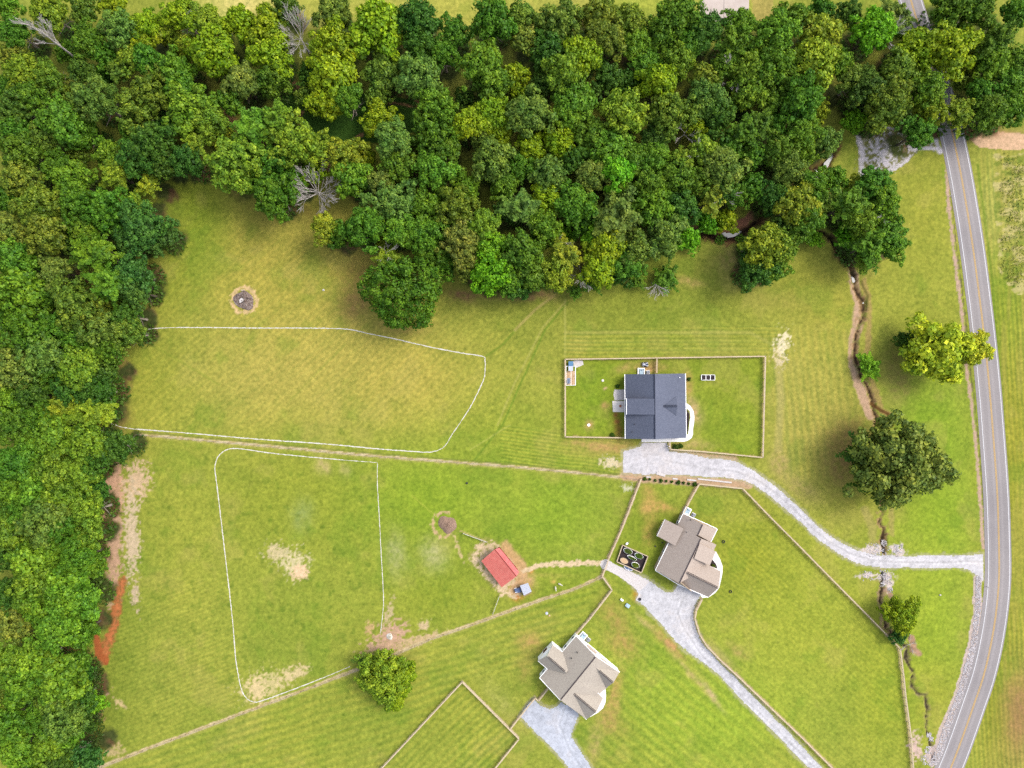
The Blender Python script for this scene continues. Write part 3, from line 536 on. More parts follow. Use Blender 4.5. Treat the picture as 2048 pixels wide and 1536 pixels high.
rr = in_poly([(1948, 1150), (1966, 1150), (1964, 1220), (1958, 1292), (1934, 1382), (1908, 1452), (1890, 1504), (1862, 1536), (1845, 1512), (1868, 1490), (1881, 1450), (1910, 1384), (1935, 1294), (1946, 1220)], .4)
paint(rr, (206, 186, 176), .95); broken(blob(1830, 1495, 14, 24), (214, 186, 170), .5)
# forest floor: leaf litter under the woods, a grass clearing with tree shade painted in, foot paths
ff = np.zeros(PX.shape)
for x, y, r, tn, hb in WOODS:
    if r < 30: continue
    k = 0.945; bx, by = 1024 + (x - 1024) * k, 768 + (y - 768) * k; rr_ = r * (.86 if x < 330 else .98)
    i0, i1 = np.searchsorted(AX, [bx - rr_ * 1.5, bx + rr_ * 1.5]); j0, j1 = np.searchsorted(AY, [by - rr_ * 1.5, by + rr_ * 1.5])
    d = np.hypot(PX[j0:j1, i0:i1] + WXN[j0:j1, i0:i1] * 1.5 - bx, PY[j0:j1, i0:i1] + WYN[j0:j1, i0:i1] * 1.5 - by + NF[j0:j1, i0:i1] * 14) / rr_
    ff[j0:j1, i0:i1] = np.maximum(ff[j0:j1, i0:i1], 1 - sst(d, .55, 1.0))
far = (PX < -20) | ((PY < -60) & (PX > 1560)) ; ff[far] = 1
litter = srgb((74, 84, 40)) * (1 + NF[..., None] * 1.0) + sst(NM, .0, .2)[..., None] * (srgb((112, 90, 58)) - srgb((74, 84, 40)))
C = C * (1 - ff[..., None]) + litter * ff[..., None]
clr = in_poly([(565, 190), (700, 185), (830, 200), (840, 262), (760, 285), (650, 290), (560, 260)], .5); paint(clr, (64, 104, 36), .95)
for p, w in (([(545, 235), (590, 232), (600, 228), (612, 222)], 5), ([(602, 225), (590, 262)], 5), ([(700, 285), (725, 270)], 4), ([(770, 205), (825, 212)], 4), ([(575, 165), (600, 180)], 10), ([(412, 205), (470, 245)], 12)):
    paint(1 - sst(line_d(p, .4) + NF * 6, w * .5, w), (170, 128, 88), .9)
Z = np.where(Z < -0.01, Z, 0.0)
hill = sst(np.maximum(np.abs(PX - 1024) - 1500, np.abs(PY - 768) - 1400), 0, 6000) * 25 * (fbm(PX, PY, 3000, 400, 3) + .5)
Z = Z + hill
C = np.clip(C / GAIN, 0.004, 0.8)
def build_ground():
    ny, nx = PX.shape; me = bpy.data.meshes.new("ground")
    co = np.empty((ny * nx, 3), np.float32); co[:, 0] = ((PX - 1024) * S).ravel(); co[:, 1] = ((768 - PY) * S).ravel(); co[:, 2] = Z.ravel()
    i = np.arange(ny * nx).reshape(ny, nx); q = np.stack([i[1:, :-1], i[1:, 1:], i[:-1, 1:], i[:-1, :-1]], -1).reshape(-1, 4)
    me.vertices.add(len(co)); me.vertices.foreach_set("co", co.ravel()); me.loops.add(q.size); me.loops.foreach_set("vertex_index", q.ravel().astype(np.int32))
    me.polygons.add(len(q)); me.polygons.foreach_set("loop_start", np.arange(0, q.size, 4, dtype=np.int32)); me.update(calc_edges=True)
    at = me.attributes.new("soil", 'FLOAT_COLOR', 'POINT'); rgba = np.ones((ny * nx, 4), np.float32); rgba[:, :3] = C.reshape(-1, 3); at.data.foreach_set("color", rgba.ravel())
    m, nt, b = mat_base("ground"); b.inputs["Roughness"].default_value = 0.95; b.inputs["Specular IOR Level"].default_value = 0.1
    a = nt.nodes.new("ShaderNodeAttribute"); a.attribute_name = "soil"
    geo = nt.nodes.new("ShaderNodeNewGeometry").outputs["Position"]
    n1 = noise_node(nt, 0.9, 5, 0.72, geo); r1 = ramp(nt, n1.outputs["Fac"], [(0.3, (0.70, 0.74, 0.68)), (0.5, (1, 1, 1)), (0.7, (1.28, 1.24, 1.3))])
    c = mixc(nt, a.outputs["Color"], r1.outputs[0], 1.0, 'MULTIPLY'); nt.links.new(c, b.inputs["Base Color"])
    n2 = noise_node(nt, 1.1, 4, 0.7, geo); bp = nt.nodes.new("ShaderNodeBump"); bp.inputs["Strength"].default_value = 0.45; bp.inputs["Distance"].default_value = 0.25
    nt.links.new(n2.outputs["Fac"], bp.inputs["Height"]); nt.links.new(bp.outputs[0], b.inputs["Normal"])
    me.materials.append(m); me.polygons.foreach_set("use_smooth", np.ones(len(q), bool))
    o = bpy.data.objects.new("ground", me); COL.objects.link(o); tag(o, "open pasture, lawns and bare soil spread below the whole view", kind="structure"); return o
build_ground()

# ------------------------------------------------------------------ road, driveways, walks, water
rnd = random.Random(11)
def smooth_line(pts, n=6):
    out = []; P = [pts[0]] + list(pts) + [pts[-1]]
    for i in range(1, len(P) - 2):
        for k in range(n):
            t = k / n; a, b, c, d = [np.array(P[j][:2], float) for j in (i - 1, i, i + 1, i + 2)]
            q = 0.5 * ((2 * b) + (-a + c) * t + (2 * a - 5 * b + 4 * c - d) * t * t + (-a + 3 * b - 3 * c + d) * t ** 3); out.append(tuple(q))
    out.append(tuple(pts[-1][:2])); return out
def sheet(name, pts, z, mat, jit=0.0, step=4.0, label=None, sides=0.0):
    """flat sheet whose outline is given in photo pixels on the ground"""
    out = []; n = len(pts)
    for i in range(n):
        a, b = np.array(pts[i], float), np.array(pts[(i + 1) % n], float); L = np.linalg.norm(b - a); m = max(1, int(L / step))
        for k in range(m):
            p = a + (b - a) * k / m; out.append((p[0] + rnd.uniform(-jit, jit), p[1] + rnd.uniform(-jit, jit)))
    mb = MB(); P = [W(x, y) for x, y in out]
    mb.prism([(p.x, p.y) for p in P], z - 0.05 - sides, z); o = mb.build(name, mat); tag(o, label, kind="structure"); return o
def ribbon(name, pts, hwl, hwr, z, mat, label=None, kind="structure", jit=0.0, across=False, thick=0.05, tap=0.0):
    """strip along a pixel polyline; half widths in pixels left and right of its direction"""
    mb = MB(); L = []; Rr = []; n = len(pts)
    for i, p in enumerate(pts):
        a = np.array(pts[max(0, i - 1)], float); b = np.array(pts[min(n - 1, i + 1)], float); d = (b - a) / (np.linalg.norm(b - a) + 1e-9); nn = np.array([d[1], -d[0]])
        t = i / max(1, n - 1); wl = hwl(t) if callable(hwl) else hwl; wr = hwr(t) if callable(hwr) else hwr; e = 1 - tap * abs(2 * t - 1) ** 8
        q = np.array(p, float); l = q + nn * (wl * e + rnd.uniform(-jit, jit)); r = q - nn * (wr * e + rnd.uniform(-jit, jit)); L.append(W(*l)); Rr.append(W(*r))
    me_v = []; f = []; ac = []
    for l, r in zip(L, Rr): me_v += [(l.x, l.y, z), (r.x, r.y, z), (l.x, l.y, z - thick), (r.x, r.y, z - thick)]; ac += [0, 1, 0, 1]
    for i in range(n - 1):
        k = 4 * i; f += [(k, k + 4, k + 5, k + 1), (k, k + 2, k + 6, k + 4), (k + 1, k + 5, k + 7, k + 3)]
    me = bpy.data.meshes.new(name); me.from_pydata(me_v, [], f); me.update()
    at = me.attributes.new("across", 'FLOAT', 'POINT'); at.data.foreach_set("value", ac)
    me.materials.append(mat); o = bpy.data.objects.new(name, me); COL.objects.link(o); tag(o, label, kind=kind); return o
ROAD = smooth_line([(1790, -160), (1806, -60), (1823, 5), (1845, 75), (1873, 155), (1896, 232), (1914, 310), (1928, 384), (1945, 490), (1959, 596), (1969, 680), (1978, 768), (1987, 880), (1994, 980), (1997, 1060), (1998, 1152), (1992, 1225), (1981, 1292), (1966, 1355), (1946, 1414), (1925, 1474), (1902, 1534), (1868, 1610), (1830, 1690)], 8)
hwL = lambda t: 19.5 + 2.5 * t; 
ribbon("road", ROAD, lambda t: hwL(t) + 3.5, lambda t: hwL(t) + 5 + 4 * t, 0.03, M['asphalt'], "grey two lane asphalt road curving down the right side", across=True)
def shift(pts, off):
    out = []; n = len(pts)
    for i, p in enumerate(pts):
        a = np.array(pts[max(0, i - 1)], float); b = np.array(pts[min(n - 1, i + 1)], float); d = (b - a) / (np.linalg.norm(b - a) + 1e-9); nn = np.array([d[1], -d[0]])
        o = off(i / (n - 1)) if callable(off) else off; out.append(tuple(np.array(p, float) + nn * o))
    return out
for nm, off, w, mt, lb in (("road_edge_line", lambda t: hwL(t), .6, 'line_white', "white edge line along the meadow side of the road"), ("road_edge_line", lambda t: -hwL(t), .6, 'line_white', "white edge line along the houses side of the road"),
                           ("road_centre_line", .95, .5, 'line_yellow', "right stripe of the double yellow centre line"), ("road_centre_line", -.95, .5, 'line_yellow', "left stripe of the double yellow centre line")):
    ribbon(nm, shift(ROAD, off), w, w, 0.045, M[mt], lb, thick=0.01)
def grid_sheet(name, pts, z, col, tracks, label, seed, wob=.22, vary=1.0):
    """ragged-edged sheet of loose stone on the ground grid, with worn wheel tracks"""
    m = in_poly(pts, wob) > .5; cell = m[:-1, :-1] & m[1:, 1:] & m[:-1, 1:] & m[1:, :-1]; jj, ii = np.nonzero(cell)
    K = np.zeros(PX.shape + (3,)); K[:] = srgb(col); f1 = fbm(PX, PY, 9, seed, 3); f2 = fbm(PX, PY, 40, seed + 5, 3)
    K *= (1 + NS * .34 + f1 * .30 * vary + f2 * .22 * vary)[..., None]
    stain = sst(f2 + f1 * .5, .10, .26) * .5; K = K * (1 - stain[..., None] * .3) + srgb((190, 168, 142)) * (stain * .3)[..., None]
    for p, off in tracks:
        d = line_d(p, .25); t = np.exp(-((d - off) / 1.6) ** 2); K *= (1 + (t * (.10 + f1 * .5))[..., None]); g = np.exp(-(d / 1.5) ** 2); K = K * (1 - (g * .22)[..., None]) + srgb((150, 146, 128)) * (g * .10)[..., None]
    ids = np.full(PX.shape, -1); vm = np.zeros(PX.shape, bool)
    for a, b in ((0, 0), (0, 1), (1, 0), (1, 1)): vm[jj + a, ii + b] = True
    ids[vm] = np.arange(vm.sum()); X = ((PX - 1024) * S)[vm]; Y = ((768 - PY) * S)[vm]; n = len(X)
    r_ = np.random.RandomState(seed); X = X + r_.uniform(-.1, .1, n); Y = Y + r_.uniform(-.1, .1, n)
    q = np.stack([ids[jj + 1, ii], ids[jj + 1, ii + 1], ids[jj, ii + 1], ids[jj, ii]], 1).astype(np.int32)
    me = bpy.data.meshes.new(name); me.vertices.add(n); me.vertices.foreach_set("co", np.stack([X, Y, np.full(n, z)], 1).astype(np.float32).ravel()); me.loops.add(q.size); me.loops.foreach_set("vertex_index", q.ravel())
    me.polygons.add(len(q)); me.polygons.foreach_set("loop_start", np.arange(0, q.size, 4, dtype=np.int32)); me.update(calc_edges=True)
    at = me.attributes.new("soil", 'FLOAT_COLOR', 'POINT'); c4 = np.ones((n, 4), np.float32); c4[:, :3] = np.clip(K[vm] / GAIN, 0, .8); at.data.foreach_set("color", c4.ravel()); me.materials.append(M['loose'])
    o = bpy.data.objects.new(name, me); COL.objects.link(o); tag(o, label, kind="structure"); return o
def loose_mat():
    m, nt, b = mat_base("loose_stone"); a = nt.nodes.new("ShaderNodeAttribute"); a.attribute_name = "soil"; geo = nt.nodes.new("ShaderNodeNewGeometry").outputs["Position"]
    n1 = noise_node(nt, 2.4, 4, 0.75, geo); r1 = ramp(nt, n1.outputs["Fac"], [(0.32, (0.72, 0.71, 0.70)), (0.45, (0.98, 0.98, 0.98)), (0.7, (1.14, 1.14, 1.14))])
    nt.links.new(mixc(nt, a.outputs["Color"], r1.outputs[0], 1.0, 'MULTIPLY'), b.inputs["Base Color"])
    bp = nt.nodes.new("ShaderNodeBump"); bp.inputs["Strength"].default_value = 0.25; bp.inputs["Distance"].default_value = 0.1; nt.links.new(n1.outputs["Fac"], bp.inputs["Height"]); nt.links.new(bp.outputs[0], b.inputs["Normal"]); return m
M['loose'] = loose_mat()
grid_sheet("driveway", DRIVE1, 0.02, (214, 210, 212), [([(1966, 1122), (1880, 1124), (1800, 1125), (1748, 1121), (1700, 1108), (1660, 1085), (1620, 1050), (1585, 1015), (1550, 985), (1510, 958), (1470, 942), (1400, 935), (1330, 920)], 4.2)], "long pale gravel driveway curving from the road to the dark roofed house", 501)
grid_sheet("driveway", DRIVE2, 0.02, (210, 208, 211), [([(1640, 1545), (1560, 1465), (1500, 1408), (1440, 1350), (1400, 1305), (1370, 1260), (1355, 1225), (1368, 1195)], 4.2)], "gravel driveway running from the middle house to the bottom edge", 511)
grid_sheet("driveway", DRIVE3, 0.02, (198, 202, 212), [([(1180, 1560), (1140, 1500), (1120, 1450), (1130, 1415)], 4.2)], "short gravel driveway beside the lowest grey roofed house", 521)
sheet("path", [(1203, 1122), (1209, 1119), (1215, 1119), (1231, 1129), (1252, 1138), (1276, 1151), (1299, 1163), (1290, 1173), (1279, 1183), (1262, 1170), (1236, 1152), (1218, 1142), (1205, 1138), (1200, 1130)], 0.035, M['gravel_pale'], .5, 3, "pale stone path between the garden fence and the gravel driveway")
sheet("driveway", [(1400, -80), (1499, -80), (1498, 10), (1496, 49), (1440, 49), (1399, 30), (1401, -10)], 0.03, M['slab'], 0, 40, "pale concrete slab with a centre joint behind the northern woods", 0.05)
ribbon("slab_joint", [(1448.5, -78), (1447.5, 48)], .35, .35, .036, M['ridge_dark'], "dark joint down the middle of the concrete slab", thick=.004)
sheet("path", [(1271, 1200), (1279, 1186), (1283, 1190), (1275, 1203)], .032, M['gravel_pale'], .2, 3, "small concrete pad at the corner of the middle driveway")
def gravel_line(pts, w, lb, gaps=()):
    P = smooth_line(pts, 8); P2 = []
    for i in range(len(P) - 1):
        a, b = np.array(P[i]), np.array(P[i + 1]); m = max(1, int(np.linalg.norm(b - a) / 3))
        for k in range(m): P2.append(tuple(a + (b - a) * k / m))
    P2.append(P[-1]); w *= .78; ribbon("gravel_line", P2, w, w, .05, M['limestone'], lb, jit=w * .55, thick=.06, tap=.5)
gravel_line([(288, 661), (310, 657), (370, 655), (512, 656), (600, 656), (690, 658), (732, 666), (790, 678), (870, 696), (930, 707), (966, 713), (970, 722), (970, 742), (966, 762), (940, 815), (905, 868), (893, 888), (884, 897)], 1.15, "thin white stone line bounding the upper pasture")
gravel_line([(884, 897), (868, 903), (845, 904), (760, 898), (640, 887), (512, 878), (350, 864), (270, 858), (240, 853), (222, 847)], 1.3, "thin white stone line beside the upper dirt strip")
gravel_line([(755, 925), (700, 921), (620, 914), (540, 906), (500, 900), (475, 897), (455, 899), (438, 911), (430, 932), (432, 955), (441, 1030), (455, 1150), (465, 1240), (472, 1320), (482, 1375), (492, 1395), (505, 1403), (522, 1402), (570, 1385), (640, 1358), (700, 1333)], 1.1, "thin white stone loop round the left paddock")
gravel_line([(755, 925), (755, 970), (759, 1040), (762, 1100), (766, 1170), (767, 1210), (761, 1268)], .9, "thin white stone line down the right side of the paddock loop")
for p, w, lb in (([(1442, 468), (1455, 476), (1466, 474), (1478, 470), (1484, 462), (1478, 462), (1466, 468), (1450, 463)], 0, "blue pool of sky reflection in the wooded creek"), ([(1646, 336), (1658, 334), (1666, 312), (1662, 300), (1656, 318), (1648, 326)], 0, "small blue pool at the woods edge"),
                 ([(1702, 552), (1708, 556), (1715, 575), (1723, 590), (1729, 610), (1727, 632), (1722, 640), (1723, 618), (1716, 596), (1708, 578)], 0, "shallow still water in the sandy creek bed")):
    mb = MB(); mb.poly([W(x, y, -0.55) for x, y in p][::-1]); o = mb.build("water", M['water']); tag(o, lb, kind="structure")
def tube_pts(mb, pts, r):
    for a, b in zip(pts[:-1], pts[1:]): mb.tube(a, b, r, r, 6)
# concrete walks round the houses
sheet("path", [(1368, 804), (1374, 807), (1381, 812), (1387, 822), (1389, 834), (1388, 846), (1386, 858), (1386, 868), (1383, 876), (1376, 881), (1368, 883.5), (1283, 884), (1283, 875), (1366, 875), (1376, 868), (1378, 855), (1379, 843), (1381, 834), (1379, 822), (1374, 817), (1368, 815)], .06, M['white_walk'], 0, 50, "white concrete walk curling round the dark roofed house")
sheet("path", [(1424, 1100), (1432, 1103), (1440, 1118), (1445, 1132), (1445, 1145), (1442, 1160), (1438, 1176), (1430, 1186), (1418, 1194), (1405, 1196), (1400, 1190), (1424, 1176), (1434, 1150), (1430, 1136), (1424, 1120)], .06, M['white_walk'], 0, 50, "white concrete walk curling round the middle house")
sheet("path", [(1194, 1380), (1205, 1372), (1211, 1378), (1212, 1390), (1211, 1405), (1206, 1416), (1196, 1425), (1180, 1434), (1176, 1430), (1198, 1404), (1200, 1392)], .06, M['white_walk'], 0, 50, "white concrete walk curling round the lowest house")
sheet("path", [(1229, 779), (1250, 779), (1250, 800), (1229, 801), (1227, 788)], .05, M['gravel_pale'], .3, 4, "rough pale patio behind the dark roofed house")
sheet("path", [(1224.5, 802), (1250, 802), (1250, 824), (1226, 824)], .10, M['concrete'], 0, 50, "square white concrete patio behind the dark roofed house", .05)
sheet("mulch_bed", [(1368, 817), (1374, 820), (1379, 828), (1378, 840), (1376, 856), (1375, 866), (1368, 872)], .045, M['mulch'], .2, 3, "dark mulch bed inside the curved walk")
sheet("mulch_bed", [(1412, 1114), (1424, 1118), (1432, 1128), (1436, 1140), (1430, 1143), (1414, 1134)], .07, M['mulch'], .2, 3, "dark mulch bed between the middle house and its walk")
sheet("gravel_patch", [(1146, 722), (1152, 720), (1166, 722), (1167, 729), (1160, 733), (1152, 736), (1147, 730)], .03, M['gravel_pale'], .5, 2, "pale gravel patch beside the chicken coop")

# ------------------------------------------------------------------ trees
def leaf_mesh(name, P, N, SZ, LV, mat):
    """one small quad per leaf spray; P centres, N normals, SZ half sizes, LV light/dark value of the spray itself"""
    n = len(P); rs = np.random.RandomState(len(name) + n)
    N = N / (np.linalg.norm(N, axis=1, keepdims=True) + 1e-9)
    A = np.cross(N, rs.randn(n, 3)); A /= np.linalg.norm(A, axis=1, keepdims=True) + 1e-9; B = np.cross(N, A)
    s = SZ[:, None]; asp = rs.uniform(.55, 1.0, (n, 1))
    V = np.stack([P + A * s + B * s * asp * .3, P + B * s * asp, P - A * s - B * s * .2, P - B * s * asp + N * s * .3], 1).reshape(-1, 3)
    me = bpy.data.meshes.new(name); me.vertices.add(len(V)); me.vertices.foreach_set("co", V.astype(np.float32).ravel())
    me.loops.add(n * 4); me.loops.foreach_set("vertex_index", np.arange(n * 4, dtype=np.int32))
    me.polygons.add(n); me.polygons.foreach_set("loop_start", np.arange(0, n * 4, 4, dtype=np.int32)); me.update(calc_edges=True)
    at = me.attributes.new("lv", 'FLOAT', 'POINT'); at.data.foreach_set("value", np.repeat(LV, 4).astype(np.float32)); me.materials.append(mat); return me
def crown_arrays(habit, seed):
    """unit crown: radius 1 in plan, origin at its widest level"""
    rs = np.random.RandomState(seed); P = []; N = []; Z_ = []; L = []
    cfg = {'r': (104, .11, .20, 92, .048), 'c': (76, .13, .24, 112, .054), 'f': (150, .085, .15, 66, .042), 'w': (0, 0, 0, 0, .042), 'o': (230, .08, .16, 95, .034), 'd': (210, .075, .14, 95, .026)}[habit]
    nl, r0, r1, per, ls = cfg
    ph = rs.uniform(0, 2 * math.pi, 6); am = rs.uniform(.015 if habit == 'd' else .05, .14 if habit != 'd' else .02, 6)
    if habit == 'o': am = rs.uniform(.03, .09, 6)
    def outl(th): return 1 + sum(am[k] * np.sin((k + 2) * th + ph[k]) for k in range(6)) - .04
    if habit == 'w':
        nb = 46
        for b in range(nb):
            th = rs.uniform(0, 2 * math.pi); el = rs.uniform(-.1, 1.35); ln = (.6 + .4 * rs.rand()) * outl(th); d = np.array([math.cos(th) * math.cos(el), math.sin(th) * math.cos(el), math.sin(el) * .95])
            lvb = rs.uniform(.25, .75); m = 150; t = rs.uniform(.3, 1.0, m); side = np.cross(d, [0, 0, 1.0]); side /= np.linalg.norm(side) + 1e-9
            w = .16 * (1.15 - t); p = d[None] * (t * ln)[:, None] + side[None] * (rs.randn(m) * w)[:, None] + rs.randn(m, 3) * .018
            p[:, 2] -= .22 * t ** 2 * math.cos(el); P.append(p); N.append(np.array([0, 0, 1.0]) + d * .5 + rs.randn(m, 3) * .55); Z_.append(rs.uniform(.6, 1.3, m) * ls); L.append(np.clip(lvb + rs.randn(m) * .16, 0, 1))
    else:
        for k in range(nl):
            z = 1 - (k + .5) / nl * 1.35; z = z + rs.uniform(-.08, .08); z = max(-.45, min(.99, z)); th = k * 2.39996 + rs.uniform(-.5, .5); rr = math.sqrt(max(0, 1 - z * z))
            if z < 0: rr *= 1 + z * .5
            rl = rs.uniform(r0, r1); q = (1 - rl * .9) * (1 + rs.uniform(-.20, .14)) * (.92 + .12 * math.sin(3 * th + ph[0]))
            c = np.array([math.cos(th) * rr * outl(th) * q, math.sin(th) * rr * outl(th) * q, z * .86 * (1 - rl * .5) * rs.uniform(.68, 1.16)])
            if habit == 'o' and rs.rand() < .16: c *= np.array([1.12, 1.12, .8])
            lvb = rs.uniform(.30, .70); m = int(per * rs.uniform(.7, 1.1)); d = rs.randn(m, 3); d /= np.linalg.norm(d, axis=1, keepdims=True); out = c / (np.linalg.norm(c) + 1e-9) + np.array([0, 0, .5])
            keep = d @ out > -.45; d = d[keep]; m = len(d); sh = np.array([1, 1, .8])
            p = c + d * sh * (rl * rs.uniform(.72, 1.08, (m, 1))) * (1 + .22 * np.sin(9 * d[:, :1] + k)); P.append(p); N.append(d + rs.randn(m, 3) * .42 + np.array([0, 0, .25])); Z_.append(rs.uniform(.6, 1.35, m) * ls); L.append(np.clip(lvb + rs.randn(m) * .23, 0, 1))
    m = 700 if habit != 'w' else 200
    if habit == 'o': m = 620
    d = rs.randn(m, 3); d /= np.linalg.norm(d, axis=1, keepdims=True); d[:, 2] = np.abs(d[:, 2]) * 1.0 - .25
    P.append(d * rs.uniform(.25, .66, (m, 1)) * np.array([1, 1, .8])); N.append(d + rs.randn(m, 3) * .5); Z_.append(rs.uniform(.6, 1.2, m) * (.10 if habit != 'd' else .06)); L.append(rs.uniform(.1, .4, m))  # inner leaves given darker values, painting shade inside the crown
    return np.concatenate(P), np.concatenate(N), np.concatenate(Z_), np.concatenate(L)
CROWN = {}
for hb, nv in (('r', 5), ('c', 4), ('f', 5), ('w', 3), ('o', 2), ('d', 1)):
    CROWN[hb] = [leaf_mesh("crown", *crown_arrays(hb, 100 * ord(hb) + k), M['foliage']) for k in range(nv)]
def trunk_mesh(seed, pale=False, n_limb=10):
    """unit tree: height 1 to the crown's middle, limbs reach into the crown"""
    r = random.Random(seed); mb = MB(); mb.tube((0, 0, -.02), (0, 0, .18), .042, .030, 8, False); x = y = 0
    pts = [(0, 0, .18)]
    for k in range(1, 5):
        x += r.uniform(-.02, .02); y += r.uniform(-.02, .02); pts.append((x, y, .18 + k * .2))
    for k in range(4): mb.tube(pts[k], pts[k + 1], .030 - k * .006, .024 - k * .006, 7, False)
    for k in range(n_limb):
        a = 2 * math.pi * k / n_limb + r.uniform(-.4, .4); b = pts[1 + k % 3]; L1 = r.uniform(.16, .30)
        m = (b[0] + math.cos(a) * L1, b[1] + math.sin(a) * L1, b[2] + r.uniform(.08, .16)); e = (m[0] + math.cos(a + r.uniform(-.5, .5)) * .14, m[1] + math.sin(a) * .14, m[2] + r.uniform(.05, .14))
        mb.tube(b, m, .014, .009, 5, False); mb.tube(m, e, .009, .003, 5, False); mb.tube(m, (m[0] + math.cos(a + .9) * .1, m[1] + math.sin(a + .9) * .1, m[2] + .1), .006, .002, 4, False)
    me = bpy.data.meshes.new("trunk"); me.from_pydata(mb.v, [], mb.f); me.update(); me.materials.append(M['bark_pale'] if pale else M['bark']); return me
TRUNK = [trunk_mesh(50 + k, k > 1) for k in range(5)]
TONE = {'B': (128, 156, 24), 'Y': (128, 150, 36), 'L': (102, 140, 34), 'G': (86, 126, 30), 'D': (74, 112, 34), 'S': (104, 132, 48), 'O': (108, 130, 38), 'A': (172, 188, 44), 'E': (106, 162, 28), 'T': (74, 114, 42), 'N': (120, 138, 50), 'P': (118, 132, 52)}
TWORD = {'B': "lime", 'Y': "yellow green", 'L': "light green", 'G': "mid green", 'D': "dark green", 'S': "grey green", 'O': "olive", 'A': "golden yellow", 'E': "vivid green", 'T': "deep green", 'N': "pale olive", 'P': "dark olive"}
HWORD = {'r': "rounded", 'c': "clumpy", 'f': "fine leaved", 'w': "wispy", 'o': "straggling", 'd': "dense"}
TREE_GAIN = 1.55
trnd = random.Random(5)
def tree(cx, cy, r, tone, habit, label, group=None, h_mid=None, sq=None, extra=None):
    rm = r * S
    hm = h_mid if h_mid is not None else max(3.0, min(12.5, 5.2 + rm * .85 + trnd.uniform(-1.6, 2.2)))
    if r < 27 and h_mid is None: hm = max(2.2, rm * 1.25)
    p = W(cx, cy, hm + rm * .25)
    rt = empty("broadleaf_tree", (p.x, p.y, 0), trnd.uniform(0, 6.28))
    k = (HC - hm) / HC; rw = rm * k * (1.06 if habit != 'w' else 1.16)
    t = bpy.data.objects.new("trunk", trnd.choice(TRUNK)); COL.objects.link(t); t.parent = rt; t.scale = (hm * 1.0, hm * 1.0, hm * 1.02)
    c = bpy.data.objects.new("crown", trnd.choice(CROWN[habit])); COL.objects.link(c); c.parent = rt; c.location = (0, 0, hm)
    vs = sq if sq else trnd.uniform(.78, 1.05); c.scale = (rw * trnd.uniform(.94, 1.06), rw * trnd.uniform(.94, 1.06), rw * vs)
    j = trnd.uniform(.90, 1.12); g = trnd.uniform(-8, 8); T = TONE[tone]; a = alb(T[0] + g, T[1], T[2] + abs(g) * .6, j * TREE_GAIN)
    c.color = (a[0], a[1], a[2], 1)
    if extra:
        for ex, ey, er, eh, et in extra:
            q = W(ex, ey, hm * .8); e = bpy.data.objects.new("side_crown", trnd.choice(CROWN[eh])); COL.objects.link(e); e.parent = rt; v = Vector((q.x - p.x, q.y - p.y, 0)); v.rotate(Matrix.Rotation(-rt.rotation_euler.z, 3, 'Z').to_euler()); e.location = (v.x, v.y, hm * .72); e.scale = (er * S, er * S, er * S * .7); q_ = alb(*TONE[et], TREE_GAIN * .95); e.color = (q_[0], q_[1], q_[2], 1)
    tag(rt, label, "tree", group); return rt

LANDMARKS = [("the tall leaning white snag", 110, 95), ("the bare grey snag", 608, 88), ("the bleached spreading dead tree", 655, 400), ("the shaded grass clearing", 680, 240), ("the huge round dark tree", 806, 582),
    ("the pale concrete slab", 1447, 20), ("the brightest lime crown of the northern woods", 1318, 165), ("the gravel wash", 1775, 305), ("the creek pool", 1455, 468), ("the lime crown at the woods edge", 1206, 510), ("the left end of the upper stone line", 275, 660),
    ("the orange clay scar", 195, 1250), ("the tan bare strip", 215, 1020), ("the photo's top left", 0, 0), ("the photo's bottom left", 0, 1536), ("the blue green crowns at the pasture", 265, 560), ("the wispy yellow crowns", 150, 822),
    ("the upper dirt strip's left end", 250, 870), ("the photo's top right", 2048, 0), ("the road gap in the trees", 1885, 160), ("the sandy dirt track", 1990, 262), ("the small blue pool", 1660, 315), ("the northwest pasture corner", 350, 350),
    ("the top edge notch of dry lawn", 480, 20), ("the forked bare branches", 1450, 160), ("the pile of ash", 488, 600), ("the left edge at one third down", 0, 500), ("the left edge at mid height", 0, 770), ("the left edge at two thirds down", 0, 1030),
    ("the brown creek bank", 1520, 420), ("the dry creek's wooded head", 1690, 510), ("the top edge centre", 1024, 0), ("the half dead trunk", 1300, 565), ("the southwest fence end", 190, 1500), ("the dark gap of the central woods", 930, 330), ("the big yellow crown of the middle woods", 750, 55)]
DIRS = ["right of", "above right of", "above", "above left of", "left of", "below left of", "below", "below right of"]
ORD = ["nearest", "second", "third", "fourth", "fifth", "sixth", "seventh", "eighth", "ninth", "tenth", "eleventh", "twelfth"]
buckets = {}
ORDER = sorted(range(len(WOODS)), key=lambda i: -WOODS[i][2]); BIG = set(ORDER[:288])
for i, (x, y, r, tn, hb) in enumerate(WOODS):
    if i not in BIG: continue
    nm, lx, ly = min(LANDMARKS, key=lambda q: math.hypot(q[1] - x, q[2] - y)); d = math.hypot(lx - x, ly - y)
    a = math.degrees(math.atan2(ly - y, x - lx)) % 360; buckets.setdefault((nm, DIRS[int((a + 22.5) // 45) % 8] if d > 9 else "right at"), []).append((d, i))
LAB = {}
for (nm, dr), L in buckets.items():
    for k, (d, i) in enumerate(sorted(L)): LAB[i] = (nm, dr, k, len(L))
ORDER = sorted(range(len(WOODS)), key=lambda i: -WOODS[i][2]); BIG = set(ORDER[:288])
